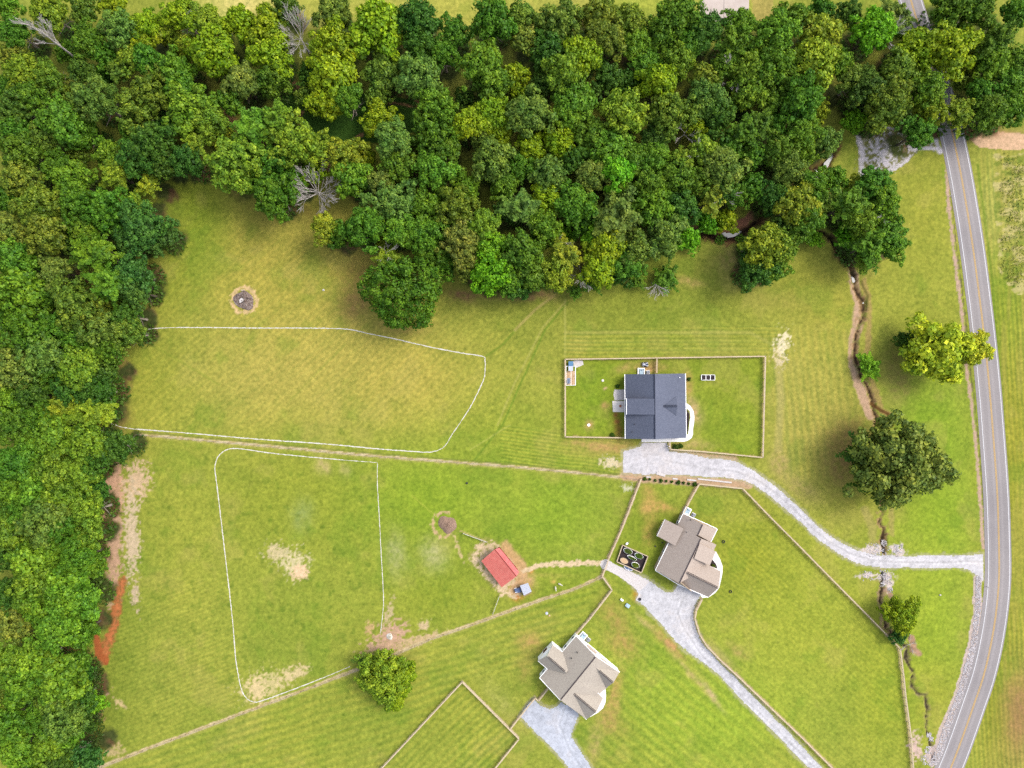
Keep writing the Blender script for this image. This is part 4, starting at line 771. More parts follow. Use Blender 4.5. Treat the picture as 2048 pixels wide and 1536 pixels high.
def small_crowns():
    PP, NN, ZZ, LL, TT = [], [], [], [], []; rs = np.random.RandomState(77)
    for i in ORDER[288:]:
        x, y, r, tn, hb = WOODS[i]; P, N, Z1, L = crown_arrays(hb, 900 + i); s = rs.permutation(len(P))[:3000]; P, N, Z1, L = P[s], N[s], Z1[s] * 1.35, L[s]
        rm = r * S; hm = max(3.0, 5.0 + rm * .85 + rs.uniform(-1.6, 2.0)) if r >= 27 else max(2.2, rm * 1.25); p = W(x, y, hm + rm * .25)
        T = TONE[tn]; g = rs.uniform(-8, 8); a = alb(T[0] + g, T[1], T[2] + abs(g) * .6, rs.uniform(.9, 1.12) * TREE_GAIN); PP.append(P * np.array([rm, rm, rm * .9]) + np.array([p.x, p.y, hm])); NN.append(N); ZZ.append(Z1 * rm); LL.append(L); TT.append(np.tile(a, (len(P), 1)))
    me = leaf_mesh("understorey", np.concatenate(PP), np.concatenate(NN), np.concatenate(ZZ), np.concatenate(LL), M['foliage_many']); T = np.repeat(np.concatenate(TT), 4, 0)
    at = me.attributes.new("tint", 'FLOAT_COLOR', 'POINT'); q = np.ones((len(T), 4), np.float32); q[:, :3] = T; at.data.foreach_set("color", q.ravel())
    o = bpy.data.objects.new("understorey", me); COL.objects.link(o); tag(o, "small lower crowns filling the gaps between the big trees of the woods", kind="stuff")
small_crowns()
for i, (x, y, r, tn, hb) in enumerate(WOODS):
    if i not in BIG: continue
    nm, dr, k, n = LAB[i]
    lb = f"{'broad ' if r >= 44 else 'small ' if r <= 26 else ''}{TWORD[tn]} crown, {ORD[min(k, 11)] + ' ' if n > 1 else ''}{dr} {nm}".replace("right at the", "standing at the")
    g = "trees of the western woods" if x < 330 and y > 340 else ("trees east of the road" if x > 1900 else "trees of the northern woods")
    tree(x, y, r, tn, hb, lb, g)
for x, y, r, tn, hb, lb in LONE:
    tree(x, y, r, tn, hb, lb, None, h_mid=(9.5 if r > 75 else 7.5 if r > 55 else 4.5 if r > 30 else 2.6), sq=(.95 if hb == 'd' else .85), extra={90: [(1732, 905, 48, 'w', 'D'), (1745, 965, 46, 'w', 'G'), (1868, 950, 42, 'w', 'P')], 53: [(800, 1352, 38, 'r', 'B'), (738, 1330, 34, 'w', 'S'), (786, 1395, 28, 'c', 'B')], 72: [(1845, 705, 34, 'w', 'B'), (1905, 660, 32, 'r', 'A'), (1890, 735, 34, 'w', 'A')]}.get(r))

# bare and dead trees: a forking skeleton grown at random
def branch(mb, p, d, L, r, lvl, rr, spread):
    q = p; n = 3
    for k in range(n):
        d = (d + Vector((rr.uniform(-1, 1), rr.uniform(-1, 1), rr.uniform(-.5, .6))) * .09).normalized(); e = q + d * (L / n)
        mb.tube(q, e, max(.035, r * (1 - k / n * .45)), max(.03, r * (1 - (k + 1) / n * .45)), 5 if lvl < 2 else 4, False); q = e
        if lvl < 3 and k > 0 or lvl == 2:
            for s in range(2 if lvl < 2 else 1):
                v = Vector((rr.uniform(-1, 1), rr.uniform(-1, 1), rr.uniform(-.3, .8))).normalized(); branch(mb, q, (d + v * spread).normalized(), L * rr.uniform(.45, .65), r * .45, lvl + 1, rr, spread) if lvl < 3 else None
def dead_tree(bx, by, h0, h1, R, n, seed, label, r0=.28, lean=(0, 0), el=(.2, 1.1), sector=None):
    """trunk from the ground at photo point bx, by; limbs leave between heights h0 and h1"""
    rr = random.Random(seed); p = W(bx, by); rt = empty("dead_tree", (p.x, p.y, 0)); mb = MB(); top = Vector((p.x + lean[0], p.y + lean[1], h1)); b = Vector((p.x, p.y, -.1))
    k = 6
    pts = [b + (top - b) * (i / k) + Vector((rr.uniform(-.12, .12), rr.uniform(-.12, .12), 0)) * (i > 0) for i in range(k + 1)]
    for i in range(k): mb.tube(pts[i], pts[i + 1], r0 * (1 - i / k * .7), r0 * (1 - (i + 1) / k * .7), 8, False)
    mb.build("trunk", M['dead'], rt)
    for i in range(n):
        t = rr.random(); z = h0 + (h1 - h0) * t; a = 2 * math.pi * i / n + rr.uniform(-.4, .4)
        if sector: a = R_(sector[0] + (sector[1] - sector[0]) * (i + .5) / n) + rr.uniform(-.15, .15)
        e = rr.uniform(*el); s = b + (top - b) * (z / h1); d = Vector((math.cos(a) * math.cos(e), math.sin(a) * math.cos(e), math.sin(e)))
        m2 = MB(); branch(m2, s, d, R * rr.uniform(.7, 1.05), r0 * .25, 0 if R > 3 else 1, rr, .48); m2.build("limb", M['dead'], rt)
    tag(rt, label, "dead tree", None); return rt
dead_tree(650, 402, 5, 9.5, 4.8, 22, 1, "bleached spreading dead tree on the pasture edge of the woods", .34, (0, .5), (.05, 1.0))
dead_tree(624, 118, 8, 13, 4.6, 12, 2, "bare grey dead tree with fine branches between lime crowns", .30, (0, .8), (.1, 1.1), (20, 300))
dead_tree(176, 134, 8, 19, 3.6, 9, 3, "tall white dead snag leaning toward the top left corner", .40, (-2.0, 1.6), (.3, 1.1), (85, 190))
dead_tree(1304, 566, 3.5, 8, 3.0, 9, 4, "half dead pale trunk with bare twigs on the lawn below the woods", .26, (.2, -2.0), (.0, .7), (200, 340))
dead_tree(1160, 550, 4, 9, 3.4, 6, 5, "bare forked trunk standing at the woods edge below the lime crown", .22, (-.3, -1.2), (.1, .8))
for bx, by, R, sd_, lb in ((1445, 185, 4.0, 6, "bare white branches poking from the woods below the concrete slab"), (1352, 292, 3.4, 7, "bare white branches among light green crowns above the creek pool"), 
                         (1115, 500, 3.6, 9, "grey bare branches above the wispy crown left of the lime tree"), (1432, 412, 3.4, 10, "bare branches hanging over the wooded creek bank"), (1736, 108, 4.2, 11, "long bare limb in the woods left of the road"),
                         (1722, 452, 3.0, 12, "bare twigs in the crowns beside the dry creek's wooded head"), (400, 70, 3.0, 14, "thin bare limb among the yellow green crowns at the top left"),
                          (786, 520, 3.2, 16, "grey twigs on top of the huge round dark tree's upper edge"),
                         (1372, 330, 2.6, 19, "bare twigs in the yellow crown north of the creek"),):
    dead_tree(bx, by, 8, 12.8, R * .8, 5, sd_, lb, .16, (0, 0), (.1, 1.0))
tag(dead_tree(1822, 1290, .4, 1.0, 2.0, 5, 31, "fallen bare branches lying across the creek bend", .1, (-1.5, .5), (-.1, .3)), None, "dead branch")

# shrubs and planting
def shrub(px, py, r, tone, label, group, name="shrub"):
    p = W(px, py, .5); rt = empty(name, (p.x, p.y, 0), trnd.uniform(0, 6)); c = bpy.data.objects.new("foliage", trnd.choice(CROWN['c'])); COL.objects.link(c); c.parent = rt; c.location = (0, 0, r * .5); c.scale = (r * 1.1, r * 1.1, r)
    a = alb(*TONE[tone], .95); c.color = (a[0], a[1], a[2], 1); MBs = MB(); MBs.tube((p.x, p.y, 0), (p.x, p.y, r * .5), .05, .03, 6); MBs.build("stem", M['bark'], rt); tag(rt, label, "shrub", group); return rt
SH = [(1290, 958, .58), (1300, 959, .42), (1311, 961, .44), (1322.5, 961.5, .56), (1333, 962.5, .42), (1344, 963.5, .45), (1357, 965, .66), (1367.5, 966, .45), (1378, 967.5, .45), (1389.5, 968.5, .68)]
for k, (x, y, r) in enumerate(SH):
    lb = ["first clipped shrub of the row, at the fence corner end", "second shrub from the left in the clipped row", "third shrub from the left in the clipped row", "fourth shrub from the left in the clipped row", "fifth shrub from the left in the clipped row", "fifth shrub from the right in the clipped row",
          "largest middle shrub, fourth from the right in the row", "third shrub from the right in the clipped row", "second shrub from the right in the clipped row", "big last shrub of the row at the right fence post"][k]
    shrub(x, y, r, 'G', lb, "clipped shrubs in a row below the gravel yard")
for x, y, lb in ((1417, 1122, "small bush in the mulch bed of the middle house"), (1427, 1133, "orange green bush at the lower end of the middle house mulch bed"), (1378, 758, "low bush at the top right corner of the dark roofed house"), (1235, 772, "low bush behind the dark roofed house above the patio")):
    shrub(x, y, .6, 'D' if x != 1427 else 'Y', lb, "bushes against the houses")
for k, (x, y, r, lb) in enumerate([(1352, 893, .9, "grey green bush beside the gate of the dark roofed house"), (1362, 892, .7, "green bush right of the gate bush below the walk"), (1225, 870, .7, "ragged bush at the lower back corner of the dark roofed house")]):
    shrub(x, y, r, 'S' if k == 0 else 'G', lb, "ragged bushes near the dark roofed house")

# low undergrowth below the woods edge
def scatter_leaves(name, spots, n_per, hgt, size, seed, col, label, kind="stuff"):
    rs = np.random.RandomState(seed); P = []; 
    for x, y, r in spots:
        m = int(n_per * r * r / 100); a = rs.uniform(0, 2 * math.pi, m); q = np.sqrt(rs.rand(m)) * r
        P.append(np.stack([(x + q * np.cos(a) - 1024) * S, (768 - y - q * np.sin(a)) * S, rs.rand(m) ** 1.5 * hgt + .05], 1))
    P = np.concatenate(P); me = leaf_mesh(name, P, rs.randn(len(P), 3) * .5 + np.array([0, 0, 1.0]), rs.uniform(.6, 1.4, len(P)) * size, rs.uniform(.2, .8, len(P)), M['foliage'])
    o = bpy.data.objects.new(name, me); COL.objects.link(o); a = alb(*col); o.color = (a[0], a[1], a[2], 1); tag(o, label, kind=kind); return o
us = [(x * .945 + 56, y * .945 + 42, r * .7) for x, y, r, t, h in WOODS if r > 32 and not (560 < x < 800 and 180 < y < 300)]
scatter_leaves("undergrowth", us, 22, 1.6, .38, 3, (92, 128, 44), "low leafy undergrowth on the forest floor")
scatter_leaves("undergrowth", [(196, y, 12) for y in range(1080, 1180, 14)] + [(196, y, 14) for y in range(1345, 1480, 18)] + [(225, 880, 26), (236, 905, 24), (195, 960, 12), (190, 1340, 20), (185, 1500, 22)], 90, 1.8, .22, 4, (82, 112, 44), "low brushy growth along the western woods edge")
scatter_leaves("meadow_grass", [(2010 + 9 * (k % 4) + (k * 37) % 13, 318 + k * 13, 12 + (k * 7) % 12) for k in range(20)], 26, .8, .2, 5, (168, 176, 74), "tall tangled pale grass across the road")
scatter_leaves("creek_weeds", [(1620, 470, 14), (1600, 468, 10), (1700, 480, 14), (1420, 448, 14), (1480, 478, 10), (1440, 480, 10), (1345, 476, 14), (1700, 500, 10), (1720, 520, 12)], 160, .9, .2, 6, (110, 164, 40), "fresh green weeds along the creek banks")

# ------------------------------------------------------------------ fences
def along(pts, step):
    out = []; carry = 0
    for a, b in zip(pts[:-1], pts[1:]):
        L = (b - a).length; t = carry
        while t < L: out.append((a + (b - a) * (t / L), math.atan2(b.y - a.y, b.x - a.x))); t += step
        carry = t - L
    out.append((pts[-1], out[-1][1])); return out
def fence(px, label, h=1.3, step=2.44, rails=(.35, .8, 1.22), name="board_fence", cap=True, post=.06, group=None, rail_mat='wood', rw=.02, zpx=0):
    P = [W(x, y) for x, y in px]; rt = empty(name, tuple(P[0])); S_ = along(P, step)
    if len(S_) > 98: S_ = along(P, step * len(S_) / 96)
    proto = None
    for p, a in S_:
        if proto is None:
            mb = MB(); mb.box((p.x, p.y, h / 2), (post * 2, post * 2, h)); proto = mb.build("post", M['wood' if name == 'board_fence' else 'wood_dark'], rt); first = p
        else:
            o = proto.copy(); COL.objects.link(o); o.parent = rt; o.location = (p.x - first.x, p.y - first.y, 0)
    for zr in rails:
        mb = MB()
        for a, b in zip(P[:-1], P[1:]):
            d = (b - a).normalized(); n = Vector((-d.y, d.x, 0)) * (post + rw + .002); mb.prism([tuple((q + n * s)[:2]) for q, s in ((a, .6), (b, .6), (b, 1.0 + 1.0 * (rw > .01)), (a, 1.0 + 1.0 * (rw > .01)))], zr, zr + (.13 if rw > .01 else .02))
        mb.build("rail" if name == 'board_fence' else "wire", M[rail_mat], rt)
    if cap:
        mb = MB()
        for a, b in zip(P[:-1], P[1:]):
            m = (a + b) / 2; mb.box((m.x, m.y, h + .02), ((b - a).length + .1, .30, .035), math.atan2(b.y - a.y, b.x - a.x))
        mb.build("cap_board", M['wood'], rt)
    tag(rt, label, "fence", group); return rt
fence(F_H1, "tan board fence round the yard of the dark roofed house"); fence(F_H1B, "short fence from the top rail to the dark roofed house")
fence(F_EAST, "board fence between the red barn's paddock and the middle house"); fence(F_MID, "bent board fence from the path end to the lowest house")
fence(F_H2, "long board fence down the right side of the middle house lawn", cap=True); fence(F_H2B, "short board fence from the shrub row to the middle house")
fence(F_DRV, "board fence curving along the right side of the middle driveway"); fence(F_PAD, "board fence with a pointed corner round the bottom paddock")
fence(F_H3, "stepped board fence from the lowest house to the bottom paddock")
fence(STRIP_N, "wire fence along the upper dirt strip across the pastures", 1.1, 4.6, (.4, .8, 1.05), "wire_fence", False, .05, None, 'wire', .006)
fence(STRIP_S[:-1], "wire fence along the long diagonal dirt strip", 1.1, 4.6, (.4, .8, 1.05), "wire_fence", False, .05, None, 'wire', .006)
fence([(998, 1191), (985, 1226)], "thin wire from the red barn's corner to the diagonal dirt strip", 1.0, 2.6, (.7, .95), "wire_fence", False, .05, None, 'limestone', .03)
fence([(926, 1066), (975, 1084)], "thin wire from the earth mound to the red barn", 1.0, 2.6, (.7, .95), "wire_fence", False, .05, None, 'limestone', .02)

# ------------------------------------------------------------------ buildings
def wall_block(mb, pts3, d, z0, z1):
    mb.prism(inset([(p.x, p.y) for p in pts3], d), z0, z1)
def roof_poly(mb, pts, t=.16): 
    P = [W(*p) for p in pts]
    nrm = (P[1] - P[0]).cross(P[2] - P[0])
    if nrm.z < 0: P = P[::-1]
    mb.slab(P, t)
def tri_wall(mb, a, b, c, cen, d=.4, drop=.14):
    P = [W(*q) for q in (a, b, c)]; m = (P[0] + P[1]) / 2; v = Vector((cen.x - m.x, cen.y - m.y, 0)).normalized(); e = (P[1] - P[0]); e.z = 0; e.normalize(); n = Vector((-e.y, e.x, 0)); n = n if n.dot(v) > 0 else -n
    P[0] += e * .35; P[1] -= e * .35
    Q = [p + n * d - Vector((0, 0, drop)) for p in P]; T = [q + n * .15 for q in Q]; i = len(mb.v); mb.v += [tuple(q) for q in Q + T]; mb.f += [(i, i + 1, i + 2), (i + 5, i + 4, i + 3), (i, i + 3, i + 4, i + 1), (i + 1, i + 4, i + 5, i + 2), (i + 2, i + 5, i + 3, i)]
def on_wall(a, b, t, z, w, h, out, name, mat, parent, depth=.08, framemat='trim'):
    """window or door on the wall line from a to b (world), out = outward unit normal"""
    p = a + (b - a) * t + out * .03; rz = math.atan2(b.y - a.y, b.x - a.x); mb = MB(); mb.box((p.x, p.y, z), (w, depth, h), rz); o = mb.build(name, M[mat], parent)
    q = p + out * .02; fb = MB(); dx = Vector((math.cos(rz), math.sin(rz), 0)); d2 = depth + .05
    for s in (-1, 1): fb.box((q.x + dx.x * s * (w / 2 + .05), q.y + dx.y * s * (w / 2 + .05), z), (.1, d2, h + .2), rz)
    for s in (-1, 1): fb.box((q.x, q.y, z + s * (h / 2 + .05)), (w - .01, d2, .1), rz)
    fb.build("frame", M[framemat], o); return o
def windows(foot, edges, parent, cen):
    for i, items in edges.items():
        a = Vector((*foot[i], 0)); b = Vector((*foot[(i + 1) % len(foot)], 0)); e = (b - a).normalized(); n = Vector((-e.y, e.x, 0)); n = n if n.dot(cen - a) < 0 else -n
        for t, z, w, h, nm in items: on_wall(a, b, t, z, w, h, n, nm, {'window': 'glass', 'door': 'door', 'garage_door': 'garage'}[nm], parent)
def pipes(parent, pts, r=.09, mat='black'):
    for x, y, z in pts:
        p = W(x, y, z); mb = MB(); mb.tube((p.x, p.y, z - .4), (p.x, p.y, z + .35), r, r, 8); mb.build("vent_pipe", M[mat], parent)
def ridge_cap(parent, a, b, mat, w=.16, gap=.0):
    w *= 1.5
    A, B = W(*a), W(*b); d = (B - A).normalized(); n = Vector((-d.y, d.x, 0)); mb = MB()
    for s in ((-1, 1) if gap else (0,)):
        o = n * gap * s; dz = Vector((0, 0, .03)); mb.slab([A + o - n * w + dz, B + o - n * w + dz, B + o + n * w + dz * 2, A + o + n * w + dz * 2], .05)
    mb.build("ridge_cap", M[mat], parent)
def eave(parent, segs, mat='trim'):
    mb = MB()
    for a, b in segs:
        A, B = W(*a), W(*b); d = (B - A).normalized(); mb.tube(A - Vector((0, 0, .1)), B - Vector((0, 0, .1)), .12, .12, 6)
    mb.build("gutter", M[mat], parent)

# dark roofed house
h1 = empty("house", tuple(W(1310, 812))); c1 = W(1310, 812)
out1 = [W(1250.3, 748.6, 3), W(1370, 747, 3), W(1372, 875.7, 3), W(1251, 877.5, 3)]
mb = MB(); roof_poly(mb, [(1250.3, 748.6, 3), (1308.7, 748, 7.2), (1309.7, 878.2, 7.2), (1251, 877.5, 3)]); roof_poly(mb, [(1308.7, 748, 7.2), (1370, 747, 3), (1372, 875.7, 3), (1309.7, 878.2, 7.2)])
roof_poly(mb, [(1253.5, 797, 5.3), (1308.6, 797.3, 7.26), (1309, 829.3, 7.26), (1253.5, 829, 5.3)])
A = (1326.5, 812, 6.12); B = (1354.5, 812, 6.12); roof_poly(mb, [A, B, (1352.5, 793, 4.42)], .1); roof_poly(mb, [A, (1352.5, 831, 4.42), B], .1); r1_ = mb.build("roof", M['roof_blue'], h1)
ridge_cap(h1, (1308.7, 748.3, 7.2), (1309.7, 878, 7.2), 'ridge_blue', .12); ridge_cap(h1, (1327, 812, 6.12), (1354, 812, 6.12), 'ridge_blue', .07, .22)
mb = MB(); foot1 = inset([(p.x, p.y) for p in out1], .45); mb.prism(foot1, 0, 2.9)
tri_wall(mb, (1250.3, 748.6, 3), (1370, 747, 3), (1308.7, 748, 7.1), c1); tri_wall(mb, (1251, 877.5, 3), (1372, 875.7, 3), (1309.7, 878.2, 7.1), c1)
P = [W(1254.5, 798.2, 5.2), W(1254.5, 828, 5.2), W(1305, 828, 6.9), W(1305, 798.2, 6.9)]
i = len(mb.v); mb.v += [(p.x, p.y, 2.95) for p in P] + [(p.x, p.y, p.z - .12) for p in P]; mb.f += [(i + k, i + (k + 1) % 4, i + 4 + (k + 1) % 4, i + 4 + k) for k in range(4)]
p, q, s_ = W(1352.6, 794.5, 4.45), W(1352.6, 829.5, 4.45), W(1353, 812, 6.0); mb.poly([p, q, s_]); mb.build("wall", M['brick'], h1)
windows(foot1, {0: [(.25, 1.6, 1.2, 1.3, 'window'), (.7, 1.6, 1.2, 1.3, 'window')], 1: [(.2, 1.6, 1.4, 1.4, 'window'), (.48, 1.15, 1.0, 2.1, 'door'), (.8, 1.6, 1.4, 1.4, 'window')], 2: [(.38, 1.25, 4.8, 2.2, 'garage_door'), (.85, 1.6, 1.2, 1.3, 'window')], 3: [(.2, 1.6, 1.4, 1.3, 'window'), (.45, 1.15, 1.8, 2.1, 'door'), (.78, 1.6, 1.4, 1.3, 'window')]}, h1, c1)
for e_ in [((1371, 747, 3), (1373, 875.7, 3)), ((1249.6, 748.6, 3), (1250.3, 877.5, 3)), ((1253, 797, 5.3), (1253, 829, 5.3))]: eave(h1, [e_])
pipes(h1, [(1269, 848.5, 4.6), (1264, 864, 4.2)], .13); pipes(h1, [(1359, 755, 4.0)], .13, 'trim')
tag(h1, "house with a dark blue grey roof inside the rectangular fenced yard", "house")

# middle house
h2 = empty("house", tuple(W(1380, 1110))); c2 = W(1380, 1110)
mb = MB()
roof_poly(mb, [(1366.5, 1027.8, 3), (1405.6, 1048.4, 6.5), (1395.5, 1070, 6.5), (1347, 1067.5, 3)]); roof_poly(mb, [(1357, 1047, 3.0), (1401.6, 1077, 7.2), (1358.5, 1166.5, 7.2), (1311, 1140.6, 3)])
roof_poly(mb, [(1405.6, 1048.4, 6.5), (1434, 1058, 3), (1421, 1084, 3), (1395.5, 1070, 6.5)]); roof_poly(mb, [(1401.6, 1077, 7.2), (1432.8, 1089.3, 3), (1410, 1137, 3), (1358.5, 1166.5, 7.2)])
roof_poly(mb, [(1399.5, 1086.8, 7.28), (1431.5, 1103, 4.7), (1419.6, 1131, 4.7), (1388.4, 1117, 7.28)]); roof_poly(mb, [(1330.4, 1038.8, 3.3), (1367.3, 1057.2, 4.9), (1350.6, 1091.5, 4.9), (1314.6, 1072.2, 3.3)])
roof_poly(mb, [(1366, 1141, 7.0), (1437, 1176, 7.0), (1441.6, 1142.4, 3), (1394, 1118.5, 3)]); roof_poly(mb, [(1366, 1141, 7.0), (1355, 1167.5, 3), (1416.6, 1194.3, 3), (1437, 1176, 7.0)]); mb.build("roof", M['roof_tan'], h2)
ridge_cap(h2, (1401.3, 1078, 7.22), (1359, 1165.8, 7.22), 'ridge_dark', .1); ridge_cap(h2, (1405.3, 1049, 6.52), (1395.8, 1069.6, 6.52), 'ridge_dark', .1); ridge_cap(h2, (1374, 1144.6, 7.02), (1435, 1175, 7.02), 'ridge_dark', .05, .2)
out2 = [W(*p, 3) for p in ((1366.5, 1027.8), (1434, 1058), (1421, 1084), (1432.8, 1089.3), (1412, 1130), (1441.6, 1142.4), (1416.6, 1194.3), (1355, 1167.5), (1311, 1140.6))]
foot2 = inset([(p.x, p.y) for p in out2], .10); mb = MB(); mb.prism(foot2, 0, 2.9)
tri_wall(mb, (1366.5, 1027.8, 3), (1434, 1058, 3), (1405.6, 1048.4, 6.4), c2); tri_wall(mb, (1350.5, 1060, 3), (1432.8, 1089.3, 3), (1401.6, 1077, 7.1), c2, .3); tri_wall(mb, (1311, 1140.6, 3), (1384, 1187, 3), (1358.5, 1166.5, 7.1), c2); tri_wall(mb, (1441.6, 1142.4, 3), (1416.6, 1194.3, 3), (1437, 1176, 6.9), c2)
for quad in ([(1399.5, 1086.8, 7.28), (1431.5, 1103, 4.7), (1419.6, 1131, 4.7), (1388.4, 1117, 7.28)],):
    P = [W(*q) for q in quad]; m = sum(P, Vector()) / 4; P = [p + (m - p).normalized() * .3 for p in P]; i = len(mb.v); mb.v += [(p.x, p.y, 2.95) for p in P] + [(p.x, p.y, p.z - .25) for p in P]; mb.f += [(i + k, i + (k + 1) % 4, i + 4 + (k + 1) % 4, i + 4 + k) for k in range(4)]
mb.build("wall", M['siding_tan'], h2)
windows(foot2, {8: [(.18, 1.5, .9, 1.2, 'window'), (.32, 1.5, .9, 1.2, 'window'), (.84, 1.5, .9, 1.3, 'window'), (.93, 1.5, .7, 1.2, 'window')], 0: [(.3, 1.5, 1.0, 1.2, 'window')], 7: [(.4, 1.5, 1.2, 1.3, 'window')], 6: [(.5, 1.25, 4.8, 2.2, 'garage_door')], 5: [(.5, 1.5, 1.6, 1.4, 'window')], 1: [(.5, 1.5, 1.4, 1.3, 'window')], 3: [(.5, 1.15, 1.0, 2.1, 'door')]}, h2, c2)
for e_ in [((1366, 1028, 3), (1357, 1046, 3)), ((1337, 1086, 3), (1311, 1140.6, 3)), ((1435, 1058, 3), (1422, 1084, 3)), ((1366.5, 1027, 3.1), (1434, 1057.5, 3.1)), ((1311, 1141, 3), (1355, 1168, 3)), ((1355, 1168.3, 3), (1416.6, 1195, 3)), ((1442.4, 1142.4, 3), (1412, 1129, 3)), ((1330.2, 1038.8, 3.25), (1314.2, 1072.4, 3.25))]: eave(h2, [e_])
pipes(h2, [(1381, 1040, 5.0), (1372.5, 1064.5, 5.6), (1371.5, 1128.5, 6.2)], .13)
PW = [W(1331, 1041, 0), W(1352, 1052, 0), W(1340, 1078, 0), W(1314, 1068, 0)]
mb = MB(); mb.prism([(p.x, p.y) for p in PW], .0, .35); mb.build("porch_deck", M['wood'], h2)
mb = MB(); a, b = W(1326, 1040, 0), W(1312.5, 1067, 0)
for k in range(7): p = a + (b - a) * (k / 6); mb.box((p.x, p.y, 1.6), (.16, .16, 3.1), R_(27))
m = (a + b) / 2; an = math.atan2(b.y - a.y, b.x - a.x)
for z, t in ((.45, .12), (1.35, .12), (2.95, .3)): mb.box((m.x, m.y, z), ((b - a).length + .2, .12, t), an)
mb.build("porch_railing", M['siding_tan'], h2)
tag(h2, "house with a pinkish grey roof beside the boxed garden, set on the slant", "house")

# lowest house
h3 = empty("house", tuple(W(1155, 1350))); c3 = W(1155, 1350); mb = MB()
roof_poly(mb, [(1152.3, 1272, 3), (1191.6, 1313.2, 7.4), (1121, 1400.3, 7.4), (1079.5, 1355.9, 3)])
roof_poly(mb, [(1191.6, 1313.2, 7.4), (1238.7, 1344.2, 3), (1214, 1375.5, 3), (1165, 1346, 7.4)]); roof_poly(mb, [(1165, 1346, 7.4), (1214, 1375.5, 3), (1199.5, 1387.5, 3.6), (1150, 1364.5, 7.4)])
roof_poly(mb, [(1150, 1364.5, 7.4), (1199.5, 1387.5, 3.6), (1173.3, 1438.4, 3), (1121, 1400.3, 7.4)])
roof_poly(mb, [(1191, 1334.5, 6.3), (1226.6, 1365.6, 6.3), (1238.9, 1344.4, 3.05), (1204, 1316, 3.05)]); roof_poly(mb, [(1191, 1334.5, 6.3), (1178, 1350, 3.05), (1211.5, 1376.3, 3.05), (1226.6, 1365.6, 6.3)])
roof_poly(mb, [(1140, 1381, 6.5), (1192.6, 1424.6, 6.5), (1206.3, 1396.4, 3.05), (1160, 1357, 3.05)]); roof_poly(mb, [(1140, 1381, 6.5), (1124, 1399, 3.05), (1173.1, 1438.6, 3.05), (1192.6, 1424.6, 6.5)])
roof_poly(mb, [(1094.3, 1311.8, 6.2), (1133, 1345.5, 6.2), (1146, 1321, 3.05), (1105.4, 1289, 3.05)]); roof_poly(mb, [(1094.3, 1311.8, 6.2), (1076, 1321.7, 3.05), (1113, 1353, 3.05), (1133, 1345.5, 6.2)]); mb.build("roof", M['roof_grey'], h3)
ridge_cap(h3, (1190.8, 1314.2, 7.42), (1122, 1399, 7.42), 'ridge_dark', .1); ridge_cap(h3, (1199, 1341.6, 6.32), (1225.5, 1364.6, 6.32), 'ridge_dark', .05, .2); ridge_cap(h3, (1147.5, 1387.2, 6.52), (1191.5, 1423.6, 6.52), 'ridge_dark', .05, .2); ridge_cap(h3, (1096.5, 1313.8, 6.22), (1129.5, 1342.5, 6.22), 'ridge_dark', .05, .2)
out3 = [W(*p, 3) for p in ((1152.3, 1272), (1238.7, 1344.2), (1212, 1376), (1198.7, 1387.2), (1206, 1396.4), (1173.3, 1438.4), (1079.5, 1355.9), (1094.7, 1337.8), (1076, 1321.7), (1105.4, 1289), (1125, 1304.2))]
foot3 = inset([(p.x, p.y) for p in out3], .06); mb = MB(); mb.prism(foot3, 0, 2.9)
tri_wall(mb, (1152.3, 1272, 3), (1238.7, 1344.2, 3), (1191.6, 1313.2, 7.3), c3); tri_wall(mb, (1079.5, 1355.9, 3), (1173.3, 1438.4, 3), (1121, 1400.3, 7.3), c3, .5); tri_wall(mb, (1238.7, 1344.2, 3), (1212, 1376, 3), (1226.6, 1365.6, 6.2), c3); tri_wall(mb, (1206, 1396.4, 3), (1173.3, 1438.4, 3), (1192.6, 1424.6, 6.4), c3); tri_wall(mb, (1076, 1321.7, 3), (1105.4, 1289, 3), (1094.3, 1311.8, 6.1), c3, .3)
mb.build("wall", M['siding_white'], h3)
windows(foot3, {10: [(.25, 1.5, 1.0, 1.3, 'window'), (.8, 1.5, 1.0, 1.3, 'window')], 0: [(.2, 1.5, 1.0, 1.2, 'window'), (.55, 1.5, 1.0, 1.2, 'window')], 5: [(.72, 1.25, 4.8, 2.2, 'garage_door'), (.3, 1.5, 1.1, 1.2, 'window')], 1: [(.5, 1.5, 1.6, 1.3, 'window')], 4: [(.5, 1.5, 1.6, 1.3, 'window')], 8: [(.5, 1.2, 1.8, 2.1, 'door')], 6: [(.5, 1.5, .9, 1.2, 'window')]}, h3, c3)
E3 = [(1152.3, 1271.5), (1125.5, 1304), (1105.4, 1288.6)]
for e_ in [((1152.3, 1271.6, 3), (1125, 1304, 3)), ((1125, 1304, 3), (1105.4, 1288.6, 3)), ((1152.5, 1272, 3.05), (1191.6, 1312.8, 7.3)), ((1191.6, 1312.8, 7.3), (1239, 1344.2, 3.05)), ((1095, 1338, 3), (1079.3, 1356, 3)), ((1076, 1321.8, 3.05), (1094.7, 1338, 3.05)), ((1173, 1439, 3.05), (1142, 1411, 3.05)), ((1079, 1356, 3.05), (1120.5, 1400.6, 7.3)), ((1184.5, 1377, 3.9), (1197.5, 1387.5, 3.9))]: eave(h3, [e_])
pipes(h3, [(1154.5, 1305, 5.2), (1142.7, 1316.7, 5.2), (1129.5, 1373.5, 6.3)], .13)
mb = MB(); m = (W(1176, 1293, 0) + W(1192, 1306, 0)) / 2
mb.build("side_roof", M['roof_grey'], h3) if False else None
sb = MB(); roof_poly(sb, [(1176, 1289, 2.9), (1194, 1304.5, 2.9), (1192, 1309, 3.5), (1174, 1293, 3.5)], .1); sb.build("side_roof", M['roof_tan'], h3)
